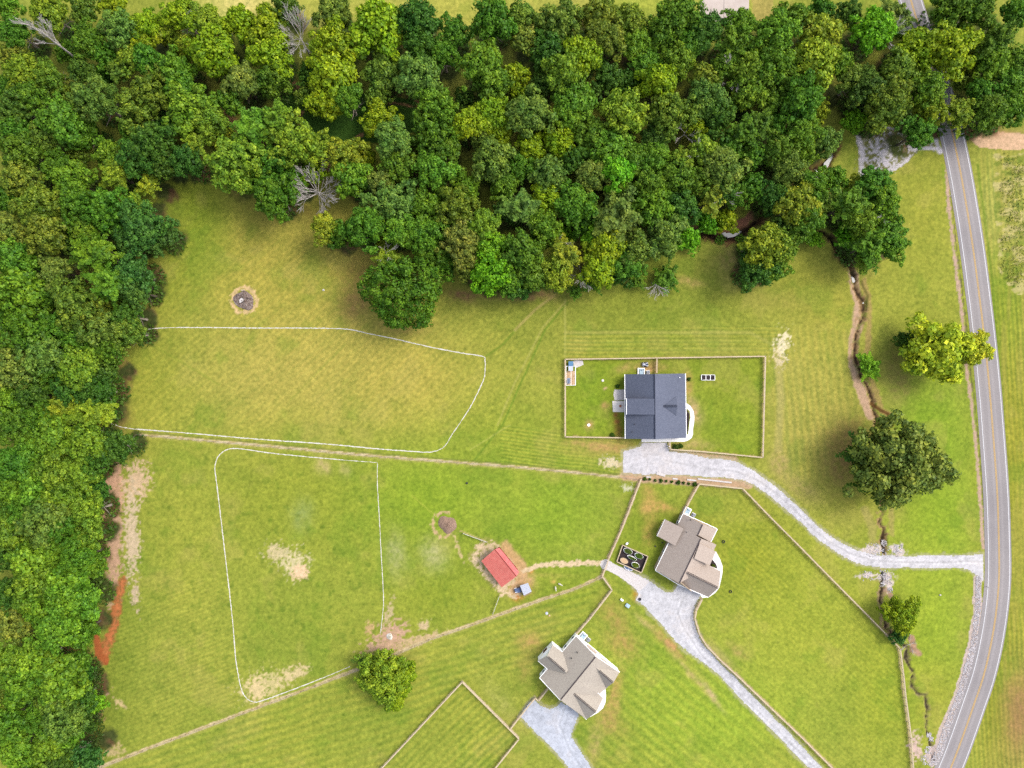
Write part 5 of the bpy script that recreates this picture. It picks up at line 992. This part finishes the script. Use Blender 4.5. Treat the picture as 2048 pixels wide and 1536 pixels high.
tag(h3, "lowest house with white walls and a grey roof of crossing gables", "house")

# items beside the houses
def stairwell(cx, cy, w, l, ang, label):
    p = W(cx, cy); a = R_(ang); rt = empty("basement_stairwell", (p.x, p.y, 0), a)
    def add(n, m, boxes):
        mb = MB(); [mb.box((p.x + x * math.cos(a) - y * math.sin(a), p.y + x * math.sin(a) + y * math.cos(a), z), (sx, sy, sz), a) for x, y, z, sx, sy, sz in boxes]; mb.build(n, M[m], rt)
    add("curb", 'trim', [(-w / 2 + .12, 0, .25, .24, l, .5), (w / 2 - .12, 0, .25, .24, l, .5), (0, l / 2 - .12, .25, w - .48, .24, .5), (0, -l / 2 + .12, .25, w - .48, .24, .5)])
    add("cover", 'pale_blue', [(.12, 0, .28, w - .78, l - .5, .06)])
    add("steps", 'black', [(-w / 2 + .42, y, .2, .22, .2, .3) for y in np.linspace(-l / 2 + .5, l / 2 - .5, 5)]); add("latch", 'slate_blue', [(.15, .3, .36, .35, .12, .1), (-.05, .5, .36, .12, .3, .1)])
    tag(rt, label, "cellar hatch", "pale cellar hatches beside the houses")
stairwell(1282, 743, 2.1, 2.1, 0, "pale blue cellar hatch with a white curb above the dark roofed house"); stairwell(1374, 1021.5, 2.0, 2.1, -27, "pale blue cellar hatch at the top corner of the middle house"); stairwell(1165.5, 1271.5, 2.0, 2.2, -40, "pale blue cellar hatch at the top corner of the lowest house")
def ac(cx, cy, ang, label):
    p = W(cx, cy); a = R_(ang); rt = empty("air_conditioner", (p.x, p.y, 0), a); mb = MB(); mb.box((p.x, p.y, .05), (1.2, 1.2, .1), a); mb.build("pad", M['concrete'], rt)
    mb = MB(); mb.box((p.x, p.y, .5), (.85, .85, .8), a); mb.build("body", M['metal'], rt); mb = MB(); mb.disc((p.x, p.y), .32, .32, .9, .93, 16); mb.build("fan_grille", M['black'], rt)
    mb = MB(); [mb.box((p.x, p.y, .945), (.6, .06, .02), a + R_(k * 45)) for k in range(4)]; mb.build("fan_blade", M['tin'], rt); tag(rt, label, "air conditioner", "air conditioners beside the houses")
ac(1295.5, 744.5, 5, "air conditioner right of the cellar hatch above the dark roofed house"); ac(1386.5, 1029.5, -27, "air conditioner on its pad at the top of the middle house"); ac(1176.5, 1279, -40, "air conditioner on its pad at the top right of the lowest house")
# ride-on mower parked behind the dark roofed house
p = W(1289.5, 729); mw = empty("ride_on_mower", (p.x, p.y, 0)); x, y = p.x, p.y
mb = MB(); mb.box((x - .1, y, .42), (1.1, .62, .2)); mb.box((x - .35, y, .62), (.55, .5, .3)); mb.tube((x - .62, y, .66), (x - .85, y, .5), .26, .14, 8); mb.build("body", M['tin'], mw)
mb = MB(); mb.disc((x, y - .02), .85, .72, .12, .26, 14); mb.build("mowing_deck", M['black'], mw)
mb = MB(); mb.box((x + .45, y, .62), (.5, .5, .14)); mb.box((x + .72, y, .85), (.12, .5, .45)); mb.build("seat", M['slate_blue'], mw)
for sx, sy, r in ((-.75, -.5, .22), (-.75, .5, .22), (.6, -.62, .34), (.6, .62, .34)):
    mb = MB(); mb.tube((x + sx, y + sy - .1, r), (x + sx, y + sy + .1, r), r, r, 12); mb.build("wheel", M['black'], mw)
for sy in (-1, 1):
    mb = MB(); mb.box((x + .5, y + sy * .42, .80), (.75, .1, .08)); mb.build("fender", M['trim'], mw); mb = MB(); mb.tube((x - .9, y + sy * .3, .3), (x - .5, y + sy * .55, .75), .05, .05, 6); mb.build("lever", M['trim'], mw)
tag(mw, "grey and black ride on mower parked under the fence above the dark roofed house", "mower")
# chicken coop with wire run
p = W(1142, 746); cp = empty("chicken_coop", (p.x, p.y, 0))
def boxpx(mb, x0, y0, x1, y1, z0, z1):
    a, b = W(x0, y0), W(x1, y1); mb.prism([(a.x, b.y), (b.x, b.y), (b.x, a.y), (a.x, a.y)], z0, z1)
mb = MB(); boxpx(mb, 1137, 724, 1144.5, 741.5, .1, 1.3); mb.build("house", M['wood'], cp)
mb = MB(); a, b = W(1136.2, 723), W(1145.6, 732.5); mb.slab([Vector((a.x, b.y, 1.45)), Vector((b.x, b.y, 1.45)), Vector((b.x, a.y, 1.7)), Vector((a.x, a.y, 1.7))], .08); mb.build("tarp", M['tarp_blue'], cp)
mb = MB(); a, b = W(1136.2, 732.5), W(1145.2, 742); mb.slab([Vector((a.x, b.y, 1.3)), Vector((b.x, b.y, 1.3)), Vector((b.x, a.y, 1.46)), Vector((a.x, a.y, 1.46))], .07); mb.build("tin_roof", M['tin'], cp)
mb = MB(); 
for z in (.1, 1.1):
    for (xa, ya, xb, yb) in ((1131.5, 732.5, 1150.5, 732.5), (1131.5, 770.5, 1150.5, 770.5), (1131.5, 732.5, 1131.5, 770.5), (1150.5, 732.5, 1150.5, 770.5)): mb.tube(W(xa, ya) + Vector((0, 0, z)), W(xb, yb) + Vector((0, 0, z)), .07, .07, 4)
for xa, ya in ((1131.5, 732.5), (1150.5, 732.5), (1131.5, 770.5), (1150.5, 770.5), (1131.5, 751), (1150.5, 751)): mb.tube(W(xa, ya), W(xa, ya) + Vector((0, 0, 1.1)), .06, .06, 4)
mb.tube(W(1141.5, 742) + Vector((0, 0, 1.16)), W(1141.5, 770.5) + Vector((0, 0, 1.16)), .06, .06, 4); mb.build("run_frame", M['trim'], cp)
mb = MB(); a, b = W(1132, 742), W(1150, 770); mb.prism([(a.x, b.y), (b.x, b.y), (b.x, a.y), (a.x, a.y)], -.02, .03); mb.build("run_floor", M['sand'], cp)
tag(cp, "small chicken coop with blue and tin roofs and a framed run in the yard corner", "chicken coop")
p = W(1137.5, 762); nb = empty("hutch", (p.x, p.y, 0)); mb = MB(); boxpx(mb, 1134.5, 757, 1140, 767, .03, .7); mb.build("body", M['wood_dark'], nb); mb = MB(); a, b = W(1134, 756), W(1140.4, 767.5)
mb.slab([Vector((a.x, b.y, .72)), Vector((b.x, b.y, .72)), Vector((b.x, a.y, .86)), Vector((a.x, a.y, .86))], .06); mb.build("roof", M['metal'], nb); mb = MB(); boxpx(mb, 1136.5, 757.5, 1138, 766.5, .87, .9); mb.build("roof_strip", M['slate_blue'], nb); tag(nb, "low grey roofed hutch at the lower end of the chicken run", "hutch")

# red barn
bn = empty("barn", tuple(W(1000, 1136))); cb = W(1000, 1136)
R1, R2 = (989.6, 1098.6, 4.3), (1033, 1152.8, 4.3); SWa, SWb = (962.7, 1122, 2.6), (1003.2, 1174.7, 2.6); NEa, NEb = (998.8, 1095.6, 3.1), (1038.4, 1144, 3.1)
mb = MB(); roof_poly(mb, [R1, R2, SWb, SWa], .08)
for k in range(1, 24):       # standing seams
    t = k / 24; a = W(*R1).lerp(W(*R2), t); b = W(*SWa).lerp(W(*SWb), t); mb.tube(a + Vector((0, 0, .02)), b + Vector((0, 0, .02)), .022, .022, 4)
sr = mb.build("roof", M['red_metal'], bn); mb = MB(); roof_poly(mb, [R1, NEa, NEb, R2], .08)
for k in range(1, 24):
    t = k / 24; a = W(*R1).lerp(W(*R2), t); b = W(*NEa).lerp(W(*NEb), t); mb.tube(a + Vector((0, 0, .02)), b + Vector((0, 0, .02)), .022, .022, 4)
mb.build("roof", M['red_metal_far'], bn); ridge_cap(bn, R1, R2, 'red_wall', .07)
ft = inset([(W(*q).x, W(*q).y) for q in (SWa, NEa, NEb, SWb)], .3); mb = MB(); mb.prism(ft, 0, 2.5); tri_wall(mb, SWa, NEa, R1, cb, .3, .1); tri_wall(mb, SWb, NEb, R2, cb, .3, .1); mb.build("wall", M['red_wall'], bn)
mb = MB(); a = Vector((*ft[0], 1.2)); b = Vector((*ft[1], 1.2)); m = a + (b - a) * .5; an = math.atan2(b.y - a.y, b.x - a.x); e = (b - a).normalized(); n = Vector((-e.y, e.x, 0)); n = n if n.dot(cb - a) < 0 else -n; mb.box((m.x + n.x * .04, m.y + n.y * .04, 1.2), (2.8, .1, 2.3), an); mb.build("door", M['wood'], bn)
tag(bn, "small barn with a salmon red metal roof in the paddock", "barn")
# white roofed animal shelter
sh = empty("animal_shelter", tuple(W(1051.6, 1178))); mb = MB(); roof_poly(mb, [(1039.8, 1171.3, 1.9), (1056, 1166, 2.2), (1063.3, 1183, 2.2), (1047.7, 1190.8, 1.9)], .07)
for k in range(1, 6): t = k / 6; mb.tube(W(1039.8, 1171.3, 1.95).lerp(W(1047.7, 1190.8, 1.95), t), W(1056, 1166, 2.25).lerp(W(1063.3, 1183, 2.25), t), .03, .03, 4)
mb.build("roof", M['tin'], sh); mb = MB(); ff_ = inset([(W(*q).x, W(*q).y) for q in ((1039.8, 1171.3), (1056, 1166), (1063.3, 1183), (1047.7, 1190.8))], .12); mb.prism(ff_, 0, 1.75); mb.build("wall", M['wood_dark'], sh)
tag(sh, "square white roofed shelter below the red barn", "shelter")
hb_ = empty("trough_box", tuple(W(1034.5, 1179.5))); mb = MB(); q = [W(x, y) for x, y in ((1028.5, 1177), (1041, 1173.5), (1043, 1182.5), (1031, 1185))]; mb.prism([(p.x, p.y) for p in q], 0, .85); mb.build("body", M['slate_blue'], hb_)
mb = MB(); q = inset([(p.x, p.y) for p in q], .08); mb.prism(q, .86, .9); mb.build("lid", M['slate_blue'], hb_); mb = MB(); mb.tube(W(1028.6, 1177.4, .95), W(1033, 1175.6, .95), .07, .07, 5); mb.tube(W(1030.5, 1184.8, .92), W(1035, 1184, .92), .07, .07, 5); mb.build("handle", M['trim'], hb_)
tag(hb_, "dark blue box pen joined to the white roofed shelter", "box pen")
# two goats
def goat(px, py, heading, label, dark):
    me = bpy.data.meshes.new("goat"); bm = bmesh.new(); J = {}
    def v(n, co, r): J[n] = (bm.verts.new(co), r); return n
    v('hip', (-.38, 0, .62), .17); v('mid', (0, 0, .60), .21); v('chest', (.34, 0, .62), .18); v('neck', (.52, 0, .80), .10); v('head', (.64, 0, .92), .085); v('muz', (.82, 0, .86), .045); v('tail', (-.55, 0, .70), .03)
    E = [('hip', 'mid'), ('mid', 'chest'), ('chest', 'neck'), ('neck', 'head'), ('head', 'muz'), ('hip', 'tail')]
    for s in (-1, 1):
        v(f'h1{s}', (-.40, .13 * s, .46), .085); v(f'h2{s}', (-.50, .13 * s, .27), .04); v(f'h3{s}', (-.45, .13 * s, .02), .03); v(f'f1{s}', (.34, .12 * s, .42), .06); v(f'f2{s}', (.33, .12 * s, .22), .035); v(f'f3{s}', (.34, .12 * s, .02), .03); v(f'e{s}', (.60, .15 * s, .96), .025)
        E += [('hip', f'h1{s}'), (f'h1{s}', f'h2{s}'), (f'h2{s}', f'h3{s}'), ('chest', f'f1{s}'), (f'f1{s}', f'f2{s}'), (f'f2{s}', f'f3{s}'), ('head', f'e{s}')]
    for a, b in E: bm.edges.new((J[a][0], J[b][0]))
    bm.verts.index_update(); idx = {n: J[n][0].index for n in J}; bm.to_mesh(me); bm.free()
    o = bpy.data.objects.new("goat", me); COL.objects.link(o); sk = o.modifiers.new("skin", 'SKIN')
    for n, (vv, r) in J.items():
        me.skin_vertices[0].data[idx[n]].radius = (r, r)
    me.skin_vertices[0].data[idx['mid']].use_root = True; o.modifiers.new("sub", 'SUBSURF').levels = 1; me.materials.append(M['coat']); p = W(px, py); o.location = (p.x, p.y, 0); o.rotation_euler = (0, 0, R_(heading)); o.scale = (1.05,) * 3
    tag(o, label, "goat", "goats grazing near the diagonal fence"); return o
def ensure_skin():
    pass
try:
    def mk(px, py, hd, lb, dk):
        return goat(px, py, hd, lb, dk)
    for g in ((1120, 1167.5, -25, "cream goat on the right, standing side on", 0), (1111, 1175.5, -80, "white goat on the left, facing the dirt strip", 1)):
        mk(*g)
except Exception as ex:
    print("goat failed", ex)

# boxed kitchen garden
gd = empty("garden_box", tuple(W(1263, 1116))); G4 = [W(x, y) for x, y in ((1244.3, 1088.8), (1295, 1111.5), (1281.9, 1144.2), (1232.8, 1122.2))]
mb = MB(); mb.prism([(p.x, p.y) for p in G4], 0, .06); mb.build("mulch", M['mulch'], gd); gang = math.atan2(G4[1].y - G4[0].y, G4[1].x - G4[0].x)
for k in range(4):
    a, b = G4[k], G4[(k + 1) % 4]; m = (a + b) / 2; mb = MB(); mb.box((m.x, m.y, .85), ((b - a).length + .1, .24, .08), math.atan2(b.y - a.y, b.x - a.x)); mb.box((m.x, m.y, .45), ((b - a).length, .06, .75), math.atan2(b.y - a.y, b.x - a.x)); mb.build("side_fence", M['wood'], gd)
tag(gd, "square mulched kitchen garden enclosed by a low tan fence", "garden")
for k, (x, y, l, w, tn, lb) in enumerate([(1255.5, 1101.3, 2.6, 1.5, 'S', "rounded raised bed of grey green crops at the garden's top left"), (1277.3, 1111, 2.5, 1.5, 'L', "rounded raised bed of light green crops at the garden's right"), (1263.5, 1115.3, 2.9, .75, 'S', "narrow raised bed across the garden's middle"),
                                         (1247.7, 1120.8, 2.3, 1.35, None, "empty tan raised bed at the garden's lower left"), (1270.2, 1129.3, 2.3, 1.4, 'Y', "rounded raised bed of yellow green crops near the garden's bottom")]):
    p = W(x, y); rb = empty("raised_bed", (p.x, p.y, .06), gang); mb = MB(); mb.disc((p.x, p.y), l / 2 + .12, w / 2 + .12, .06, .55, 20, gang); mb.build("edging", M['trim' if k != 3 else 'wood'], rb)
    mb = MB(); mb.disc((p.x, p.y), l / 2, w / 2, .5, .58, 20, gang); mb.build("soil", M['mulch' if k != 3 else 'sand'], rb)
    if tn:
        rs = np.random.RandomState(k); m = 500; a = rs.uniform(0, 6.28, m); q = np.sqrt(rs.rand(m)); P = np.stack([q * np.cos(a) * l / 2, q * np.sin(a) * w / 2, .55 + rs.rand(m) * .5], 1)
        me = leaf_mesh("crops", P, rs.randn(m, 3) * .5 + np.array([0, 0, 1.]), rs.uniform(.05, .13, m), rs.uniform(.2, .8, m), M['foliage']); o = bpy.data.objects.new("crops", me); COL.objects.link(o); o.parent = rb; a = alb(*TONE[tn]); o.color = (a[0], a[1], a[2], 1)
    tag(rb, lb, "raised bed", "raised beds in the kitchen garden")
p = W(1256, 1136); ga = empty("bench", (p.x, p.y, 0), gang); mb = MB(); mb.disc((p.x, p.y), 1.3, .42, .40, .46, 18, gang); mb.build("seat", M['slate_blue'], ga)
mb = MB(); dx = Vector((math.cos(gang), math.sin(gang), 0)); dy = Vector((-dx.y, dx.x, 0)); pr = [Vector((p.x, p.y, .5)) + dx * 1.35 * math.cos(t) + dy * .48 * math.sin(t) for t in np.linspace(0, 2 * math.pi, 19)]
for a, b in zip(pr[:-1], pr[1:]): mb.tube(a, b, .05, .05, 5)
mb.tube(pr[4] , pr[14], .04, .04, 5); mb.build("frame", M['trim'], ga)
for s in (-1, 1):
    mb = MB(); q = p + dx * s * .9; mb.tube((q.x, q.y, 0), (q.x, q.y, .42), .05, .05, 6); mb.build("leg", M['trim'], ga)
tag(ga, "white framed garden bench against the low garden fence", "bench")
p = W(1253.5, 1086.5); wb = empty("wheelbarrow", (p.x, p.y, 0)); mb = MB(); mb.disc((p.x, p.y), .42, .3, .35, .55, 10, .6); mb.build("tray", M['trim'], wb); mb = MB(); mb.tube((p.x + .3, p.y + .2, .45), (p.x + .8, p.y + .5, .6), .03, .03, 5); mb.tube((p.x + .1, p.y + .35, .45), (p.x + .5, p.y + .8, .6), .03, .03, 5); mb.build("handle", M['metal'], wb)
mb = MB(); mb.tube((p.x - .45, p.y - .2, .18), (p.x - .4, p.y - .3, .18), .18, .18, 10); mb.build("wheel", M['black'], wb); tag(wb, "white wheelbarrow above the kitchen garden's top corner", "wheelbarrow")
# three-part planter
p0 = W(1415.5, 755); pl = empty("planter_box", (p0.x, p0.y, 0)); mb = MB()
for sx in (-2.0, -.67, .67, 2.0): mb.box((p0.x + sx, p0.y, .25), (.12, 1.55, .5))
for sy in (-.78, .78): mb.box((p0.x, p0.y + sy, .25), (3.87, .1, .5)) 
mb.build("frame", M['trim'], pl)
for k in range(3):
    mb = MB(); mb.box((p0.x + (k - 1) * 1.33, p0.y, .19), (1.2, 1.44, .34)); mb.build("soil", M['mulch'], pl)
tag(pl, "white framed planter with three dark soil squares on the lawn", "planter")
for x, y, r, mt, nm, lb in [(1177.5, 850, .42, 'trim', "septic_lid", "round white lid on bare soil behind the dark roofed house"), (1205.5, 761, .38, 'concrete', "septic_lid", "round pale lid on the lawn below the chicken coop"), (1240.5, 812, .35, 'terracotta', "fire_bowl", "small brown round bowl on the white square patio"),
                            (1447, 1083, .38, 'black', "fire_ring", "small dark ring on the lawn right of the middle house's porch roof"), (1461, 1183, .36, 'black', "fire_ring", "small dark ring on the lawn right of the middle driveway fence top"), (1279.5, 1198, .42, 'black', "fire_bowl", "dark round bowl on the concrete pad corner of the driveway"), (1310.5, 1092, .22, 'black', "bucket", "small black bucket on the lawn beside the garden box"),
                            (1324, 1085, .2, 'black', "bucket", "small black bucket close to the middle house wall"), (647, 580, .4, 'limestone', "rock", "pale flat rock alone in the upper pasture"), (1093.5, 1226.5, .42, 'tin', "septic_lid", "round pale lid in the striped field beside a tan rock"), (1098.5, 1231, .35, 'sand', "rock", "small tan rock beside the round pale lid"), (934, 966, .3, 'black', "bucket", "small dark tub in the barn paddock's top"), (1880, 1190, .35, 'limestone', "rock", "small pale rock on the lawn left of the riprap strip")]:
    p = W(x, y); mb = MB()
    if nm == "rock": mb.ball((p.x, p.y, .08), r, 8, 5, (1, .8, .5), rnd, .12); o = mb.build(nm, M[mt])
    elif nm == "fire_ring":
        for k in range(12): a = k * math.pi / 6; mb.box((p.x + r * math.cos(a), p.y + r * math.sin(a), .12), (.14, .2, .24), a)
        o = mb.build(nm, M[mt])
    elif nm in ("bucket", "fire_bowl"): mb.tube((p.x, p.y, .0), (p.x, p.y, .3), r * .75, r, 14); mb.tube((p.x, p.y, .27), (p.x, p.y, .31), r * 1.06, r * 1.06, 14); o = mb.build(nm, M[mt])
    else: mb.disc((p.x, p.y), r, r, 0, .1, 18); mb.disc((p.x, p.y), r * .7, r * .7, .1, .16, 18); mb.box((p.x, p.y, .18), (r * .6, .06, .05)); o = mb.build(nm, M[mt])
    tag(o, lb, nm.replace("_", " "), "small dark rings on the lawns" if nm == "fire_ring" else None)
for x, y, sx, sy, ang, mt, lb in ((1255, 1210.5, 1.25, 1.0, -35, 'pale_blue', "pale green utility cabinet on the lawn left of the driveway"), (1243.5, 1199, .85, .5, -35, 'trim', "flat white utility box above the pale green cabinet")):
    p = W(x, y); rt = empty("utility_cabinet", (p.x, p.y, 0), R_(ang)); mb = MB(); mb.box((p.x, p.y, .3), (sx, sy, .6), R_(ang)); mb.build("body", M[mt], rt); mb = MB(); mb.box((p.x - .1, p.y + .1, .63), (sx * .9, sy * .85, .05), R_(ang)); mb.build("lid", M[mt], rt); mb = MB(); d = Vector((math.cos(R_(ang)), math.sin(R_(ang)))); mb.box((p.x - d.x * sx * .35, p.y - d.y * sx * .35, .67), (.1, sy * .5, .03), R_(ang)); mb.build("hinge", M['metal'], rt); tag(rt, lb, "utility box", "utility boxes beside the driveway")
# gate post lantern by the dark roofed house
p = W(1336, 892); gp = empty("gate_post", (p.x, p.y, 0)); mb = MB(); mb.box((p.x, p.y, .8), (.22, .22, 1.6)); mb.build("post", M['wood'], gp); mb = MB(); mb.tube((p.x, p.y, 1.6), (p.x, p.y, 1.95), .22, .05, 4); mb.build("cap", M['trim'], gp); tag(gp, "gate post with a white pointed cap at the gravel yard", "gate post")
# landscape timbers beside the shrubs
for xa, ya, xb, yb, lb in ((1395, 957.5, 1463, 965, "long whitewashed timber along the lower edge of the gravel yard"), (1345, 957, 1355, 958, "short pale timber above the shrub row's middle"), (1374, 959, 1392, 961, "pale timber above the right end of the shrub row"), (1292, 953.5, 1302, 954.5, "short pale timber above the shrub row's left end"), (1313, 946, 1330, 951, "pale broken slab at the lower edge of the gravel yard")):
    a, b = W(xa, ya), W(xb, yb); m = (a + b) / 2; mb = MB(); mb.box((m.x, m.y, .1), ((b - a).length, .45 if xa != 1313 else .8, .2), math.atan2(b.y - a.y, b.x - a.x)); o = mb.build("timber", M['gravel_pale']); tag(o, lb, "timber", "pale timbers edging the gravel yard")
# slatted footbridge in the woods
p = W(1634, 349, 9.6); p.z = 0; fb = empty("footbridge", (p.x, p.y, 0), R_(-42)); cr = Vector((math.cos(R_(-42)), math.sin(R_(-42)), 0)); nr = Vector((-cr.y, cr.x, 0))
for k in range(3):
    q = p + nr * (k - 1) * .62; mb = MB(); mb.box((q.x, q.y, 9.6), (2.3, .2, .1), R_(-42)); mb.build("plank", M['trim'], fb)
for s in (-1, 1):
    q = p + cr * s * .9; mb = MB(); mb.box((q.x, q.y, 9.5), (.12, 1.5, .08), R_(-42)); mb.tube((q.x, q.y, 0), (q.x, q.y, 9.46), .09, .06, 6); mb.build("beam", M['wood_dark'], fb)
fb.name = "hunting_platform"; tag(fb, "white slatted hunting platform among the crowns near the small blue pool", "platform")
# ash pile, earth mound
def mound(name, px, py, r, h, mat, label, cat, seed, rough=.18):
    rs = np.random.RandomState(seed); p = W(px, py); n, m = 40, 14; mb = MB(); ph = rs.uniform(0, 6.28, 5)
    mb.v.append((p.x, p.y, h * .9))
    for a in range(1, m + 1):
        t = a / m
        for b in range(n):
            th = 2 * math.pi * b / n; o = 1 + .10 * math.sin(2 * th + ph[0]) + .08 * math.sin(3 * th + ph[1]) + .05 * math.sin(5 * th + ph[2]); z = h * (1 - t * t) ** 1.1 * (1 + rs.uniform(-rough, rough)) if a < m else -.05
            mb.v.append((p.x + r * o * t * math.cos(th) + rs.uniform(-.06, .06), p.y + r * o * t * math.sin(th) + rs.uniform(-.06, .06), z))
    for b in range(n): mb.f.append((0, 1 + b, 1 + (b + 1) % n))
    for a in range(m - 1):
        for b in range(n): q = (b + 1) % n; i = 1 + a * n; mb.f.append((i + b, i + n + b, i + n + q, i + q))
    return mb
o = mound("m", 488, 601, 3.0, .7, None, "", "", 1, .35).build("ash_pile", M['ash']); ap = empty("burn_pile", tuple(W(488, 601))); 
o.name = "ash_heap"; o.parent = ap; o.location = -Vector(ap.location); rs_ = random.Random(4)
for k in range(16):
    a = rs_.uniform(0, 6.28); q = rs_.uniform(.2, 2.6); p = W(488, 601); c = Vector((p.x + q * math.cos(a), p.y + q * math.sin(a), .5 * (1 - q / 3.4) + .25)); d = Vector((rs_.uniform(-1, 1), rs_.uniform(-1, 1), rs_.uniform(-.1, .2))).normalized() * rs_.uniform(.4, 1.0)
    mb = MB(); mb.tube(c - d, c + d, .07, .04, 5); mb.build("charred_stick", M['black' if k % 3 else 'bark_pale'], ap)
mb = MB(); p = W(485, 601); mb.disc((p.x, p.y), .9, .6, .55, .78, 10, .5, .25, rs_); mb.build("white_ash", M['gravel_pale'], ap); mb = MB(); p = W(486, 580.5); mb.box((p.x, p.y, .2), (1.1, .3, .35), .1); mb.build("log", M['wood'], ap)
tag(ap, "round burnt brush pile with pale ash in the upper pasture", "burn pile")
o = mound("m", 895, 1049, 2.7, .9, None, "", "", 2, .10).build("earth_mound", M['mulch_light']); tag(o, "reddish brown heap of mulch in the barn paddock", "heap")
o = mound("m", 779, 1273, 1.0, .35, None, "", "", 3, .2).build("feed_ring", M['limestone']); tag(o, "small pale heap on trampled soil above the lone diagonal fence tree", "heap")

# riprap, creek stones
def stones(name, spots, n, r0, r1, mat, seed, label):
    rs = random.Random(seed); V = []; F = []
    base = [(1, 0, 0), (-.5, .87, 0), (-.5, -.87, 0), (0, 0, 1.0), (0, 0, -.6)]; fc = [(0, 1, 3), (1, 2, 3), (2, 0, 3), (1, 0, 4), (2, 1, 4), (0, 2, 4)]
    for _ in range(n):
        x, y, w, z = spots(rs); p = W(x + rs.uniform(-w, w), y + rs.uniform(-w, w)); r = rs.uniform(r0, r1); a = rs.uniform(0, 6.28); sx, sy, sz = rs.uniform(.7, 1.3), rs.uniform(.7, 1.3), rs.uniform(.4, .8); i = len(V)
        for b in base:
            X, Y = b[0] * sx * rs.uniform(.8, 1.2), b[1] * sy * rs.uniform(.8, 1.2); V.append((p.x + r * (X * math.cos(a) - Y * math.sin(a)), p.y + r * (X * math.sin(a) + Y * math.cos(a)), z + r * b[2] * sz))
        F += [tuple(i + k for k in f) for f in fc]
    mb = MB(); mb.v = V; mb.f = F; o = mb.build(name, mat); tag(o, label, kind="stuff"); return o
RR = [((1948, 1966), 1152), ((1946, 1965), 1220), ((1936, 1958), 1292), ((1911, 1933), 1382), ((1881, 1908), 1452), ((1867, 1892), 1502), ((1850, 1880), 1530)]
def rr_spot(rs):
    y = rs.uniform(1152, 1530)
    for (a, ya), (b, yb) in zip(RR[:-1], RR[1:]):
        if ya <= y <= yb:
            t = (y - ya) / (yb - ya); l = a[0] + (b[0] - a[0]) * t; r = a[1] + (b[1] - a[1]) * t; u = .5 + (rs.random() - .5) * .56; return (l + (r - l) * u, y, 1.0, .04)
    return (1955, 1180, 2, .04)
stones("riprap", rr_spot, 2600, .12, .30, M['riprap'], 1, "pale broken stone banked along the inside of the road curve")
def cul(rs):
    c = rs.choice([(1745, 1100, 14), (1760, 1103, 14), (1785, 1102, 12), (1797, 1096, 8), (1768, 1085, 5), (1766, 1150, 10), (1735, 1152, 10), (1775, 1160, 9), (1765, 1168, 5), (1780, 1180, 5), (1856, 1500, 7), (1850, 1520, 9), (1862, 1478, 4), (1858, 1470, 4)]); return (c[0], c[1], c[2], .03)
stones("creek_stones", cul, 700, .1, .32, M['riprap'], 2, "loose pale stones at the culvert ends of the creek")
stones("yard_stones", lambda rs: (*rs.choice([(1800, 292), (1770, 300), (1725, 290), (1720, 330), (1790, 335), (1870, 292), (1225, 925), (1255, 975), (1560, 690), (1565, 715)]), 12, .02), 350, .06, .16, M['limestone'], 3, "small pale stones scattered over worn ground")
# culvert pipes below the gravel driveway, roadside marker
for x, y, lb in ((1768, 1101, "dark culvert pipe end above the gravel driveway"), (1765, 1147, "dark culvert pipe end below the gravel driveway")):
    p = W(x, y); mb = MB(); s = 1 if y < 1120 else -1; ring_o = [(p.x, p.y + s * .6, -.35)]; mb.tube((p.x, p.y - s * .8, -.32), (p.x, p.y + s * .5, -.32), .34, .34, 14); mb.tube((p.x, p.y + s * .45, -.32), (p.x, p.y + s * .55, -.32), .40, .40, 14); o = mb.build("culvert_pipe", M['black']); tag(o, lb, "culvert", "culvert ends in the creek")
for x, y, lb in ((1972, 1173, "thin dark roadside marker post beside the riprap"), (1908, 1386, "thin white roadside marker post at the riprap's outer edge"), (1898, 392, "thin pale marker post on the road verge")):
    p = W(x, y); mb = MB(); mb.tube((p.x, p.y, 0), (p.x, p.y, 1.3), .05, .04, 6); mb.box((p.x, p.y, 1.2), (.16, .04, .25)); o = mb.build("marker_post", M['black' if y == 1173 else 'trim']); tag(o, lb, "marker post")
print("woods", len(WOODS), "objects", len(bpy.data.objects))
